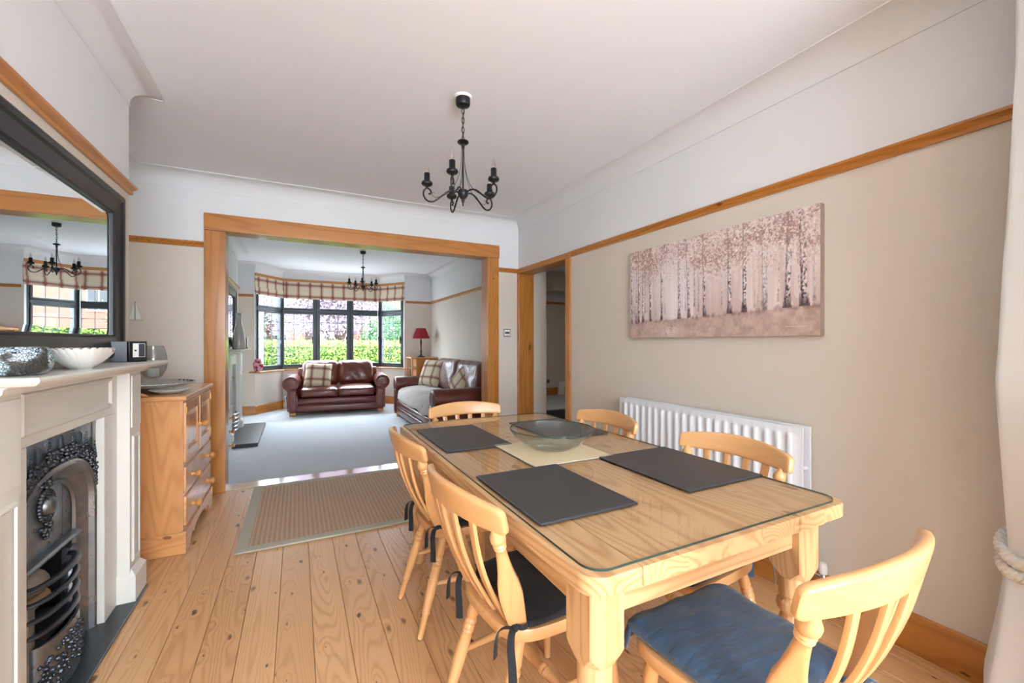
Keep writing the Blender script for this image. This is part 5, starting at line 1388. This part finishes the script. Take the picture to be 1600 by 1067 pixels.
def hs_box(r, n):
    p = np.stack([r.uniform(-3.2, 5.2, n), r.uniform(-.5, .5, n), r.uniform(0, 1.62, n)], 1)
    f = r.random(n); p[f < .55, 1] = -.5 + r.normal(0, .05, (f < .55).sum()); p[f > .7, 2] = 1.62 + r.normal(0, .05, (f > .7).sum())
    d = r.normal(size=(n, 3)) + np.array([0, -.8, .6]); return p, d / np.linalg.norm(d, axis=1, keepdims=True)
leaves('foliage', 'hedge', hg, 34000, hs_box, .032, 1)
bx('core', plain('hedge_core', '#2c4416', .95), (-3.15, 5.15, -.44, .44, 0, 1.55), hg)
gw = thing('garden_wall', 'low pinkish brick wall across the street', 'wall', (2, 22.0, -.44))
bx('wall_body', M['pinkwall'], (-16, 16, -.12, .12, 0, 1.35), gw); bx('coping', M['render'], (-16, 16, -.16, .16, 1.35, 1.43), gw)
def tree(label, loc, hgt, trunk_h, rx, rz_, mat, n, seed, size=.10):
    t = thing('garden_tree', label, 'tree', loc, 0, 'trees outside the bay'); tr_ = MB()
    tr_.turned((0, 0, 0), (.1, 0, trunk_h + .4), [(0, .16), (.1, .12), (1, .08)], 10); r0 = random.Random(seed)
    for k in range(7):
        a = r0.uniform(0, 2 * PI); tr_.tube([(.05, 0, trunk_h * r0.uniform(.7, 1)), (.5 * rx * math.cos(a), .5 * rx * math.sin(a), trunk_h + rz_ * .5), (.85 * rx * math.cos(a), .85 * rx * math.sin(a), trunk_h + rz_ * r0.uniform(.6, 1.4))], [.06, .04, .015], 6)
    tr_.build('trunk', M['bark'], t)
    def smp(r, n):
        c = r.normal(size=(60, 3)); c /= np.linalg.norm(c, axis=1, keepdims=True); c *= r.random((60, 1)) ** .4
        k = r.integers(0, 60, n); p = c[k] * np.array([rx * .85, rx * .85, rz_ * .85]) + r.normal(0, .20, (n, 3)) * np.array([rx, rx, rz_]) * .75
        p[:, 2] += trunk_h + rz_; d = r.normal(size=(n, 3)); return p, d / np.linalg.norm(d, axis=1, keepdims=True)
    leaves('foliage', mat, t, n, smp, size, seed); return t
tree('copper-leaved tree in the middle of the bay view', (1.25, 17.0, -.44), 5, 1.7, 1.9, 2.0, 'purple', 30000, 3, .055)
tree('second copper-leaved tree left of the bay centre', (.3, 21.0, -.44), 5, 2.0, 2.2, 1.9, 'purple', 24000, 4, .055)
tree('green tree seen through the right bay light', (5.0, 27.0, -.44), 5, 1.0, 1.6, 1.7, 'green', 26000, 5, .055)
tree('dark green tree far left across the street', (-1.3, 25.5, -.44), 6, 2.2, 1.9, 2.0, 'green', 9000, 6, .10)
def house(label, loc, W, D, H, wall, roofh, gable=True):
    t = thing('house', label, 'house', loc, 0, 'houses across the street'); wl = MB().box(-W / 2, W / 2, 0, D, 0, H)
    if gable: wl.add([(-W / 2, 0, H), (W / 2, 0, H), (0, 0, H + roofh), (-W / 2, D, H), (W / 2, D, H), (0, D, H + roofh)], [(0, 1, 2), (3, 5, 4)])
    wl.build('walls', M[wall], t, smooth=0)
    rf = MB()
    if gable: rf.add([(-W / 2 - .3, -.3, H - .2), (0, -.3, H + roofh + .1), (0, D, H + roofh + .1), (-W / 2 - .3, D, H - .2), (W / 2 + .3, -.3, H - .2), (W / 2 + .3, D, H - .2)], [(0, 1, 2, 3), (1, 4, 5, 2)])
    else: rf.add([(-W / 2 - .3, -.3, H - .1), (W / 2 + .3, -.3, H - .1), (W / 2 - .5, D / 2, H + roofh), (-W / 2 + .5, D / 2, H + roofh)], [(0, 1, 2, 3)])
    r_ = rf.build('roof', M['rooftile'], t, smooth=0); md = r_.modifiers.new('t', 'SOLIDIFY'); md.thickness = .15
    for zz in (.9, 3.3):
        for xx in (-W * .27, W * .22):
            f = MB().box(xx - .75, xx + .75, -.06, .02, zz, zz + 1.3).build('window', M['plaster'], t)
            for q in range(3): bx('pane', M['dark'], (xx - .68 + .47 * q, xx - .26 + .47 * q, -.075, -.06, zz + .08, zz + 1.22), f)
    bx('door', M['trim_z'], (-.45, .45, -.06, .02, 0, 2.05), t)
    bx('drainpipe', M['dark'], (W * .46, W * .46 + .08, -.1, -.02, 0, H - .1), t)
    ch_ = bx('chimney', M['brick'], (-W * .25, -W * .25 + .6, D * .4, D * .4 + .6, H, H + roofh + .9), t)
house('brick house across the street behind the copper trees', (0.6, 30, -.42), 7, 7, 5.0, 'brick', 2.6)
house('brick house across the street right of the bay view', (9.6, 30, -.42), 7.5, 7, 5.0, 'brick', 2.6)
house('pale gabled house across the street at the far right', (18, 31, -.42), 7, 7, 5.0, 'render', 3.0)
house('brick house across the street at the far left', (-8, 30, -.42), 8, 7, 5.0, 'brick', 2.4, False)
nbp = thing('brick_porch_pier', 'pinkish brick pier of the neighbouring porch outside the left bay light', 'pier', (-1.15, 11.4, -.42))
for r_i in range(40):
    for c_i in range(3):
        off = .1 if r_i % 2 else 0
        b = bpy.data.objects.new('brick', bpy.data.meshes['pier_brick']) if 'pier_brick' in bpy.data.meshes else None
        if b is None:
            b = MB().box(-.105, .105, -.05, .05, -.032, .032).build('brick', M['brick'], nbp, .003, 1); b.data.name = 'pier_brick'
        else: COL.objects.link(b); b.parent = nbp
        b.location = (-.22 + .22 * c_i + off, -.30, .04 + .074 * r_i)
bx('mortar_core', M['render'], (-.33, .43, -.33, .3, 0, 3.0), nbp)
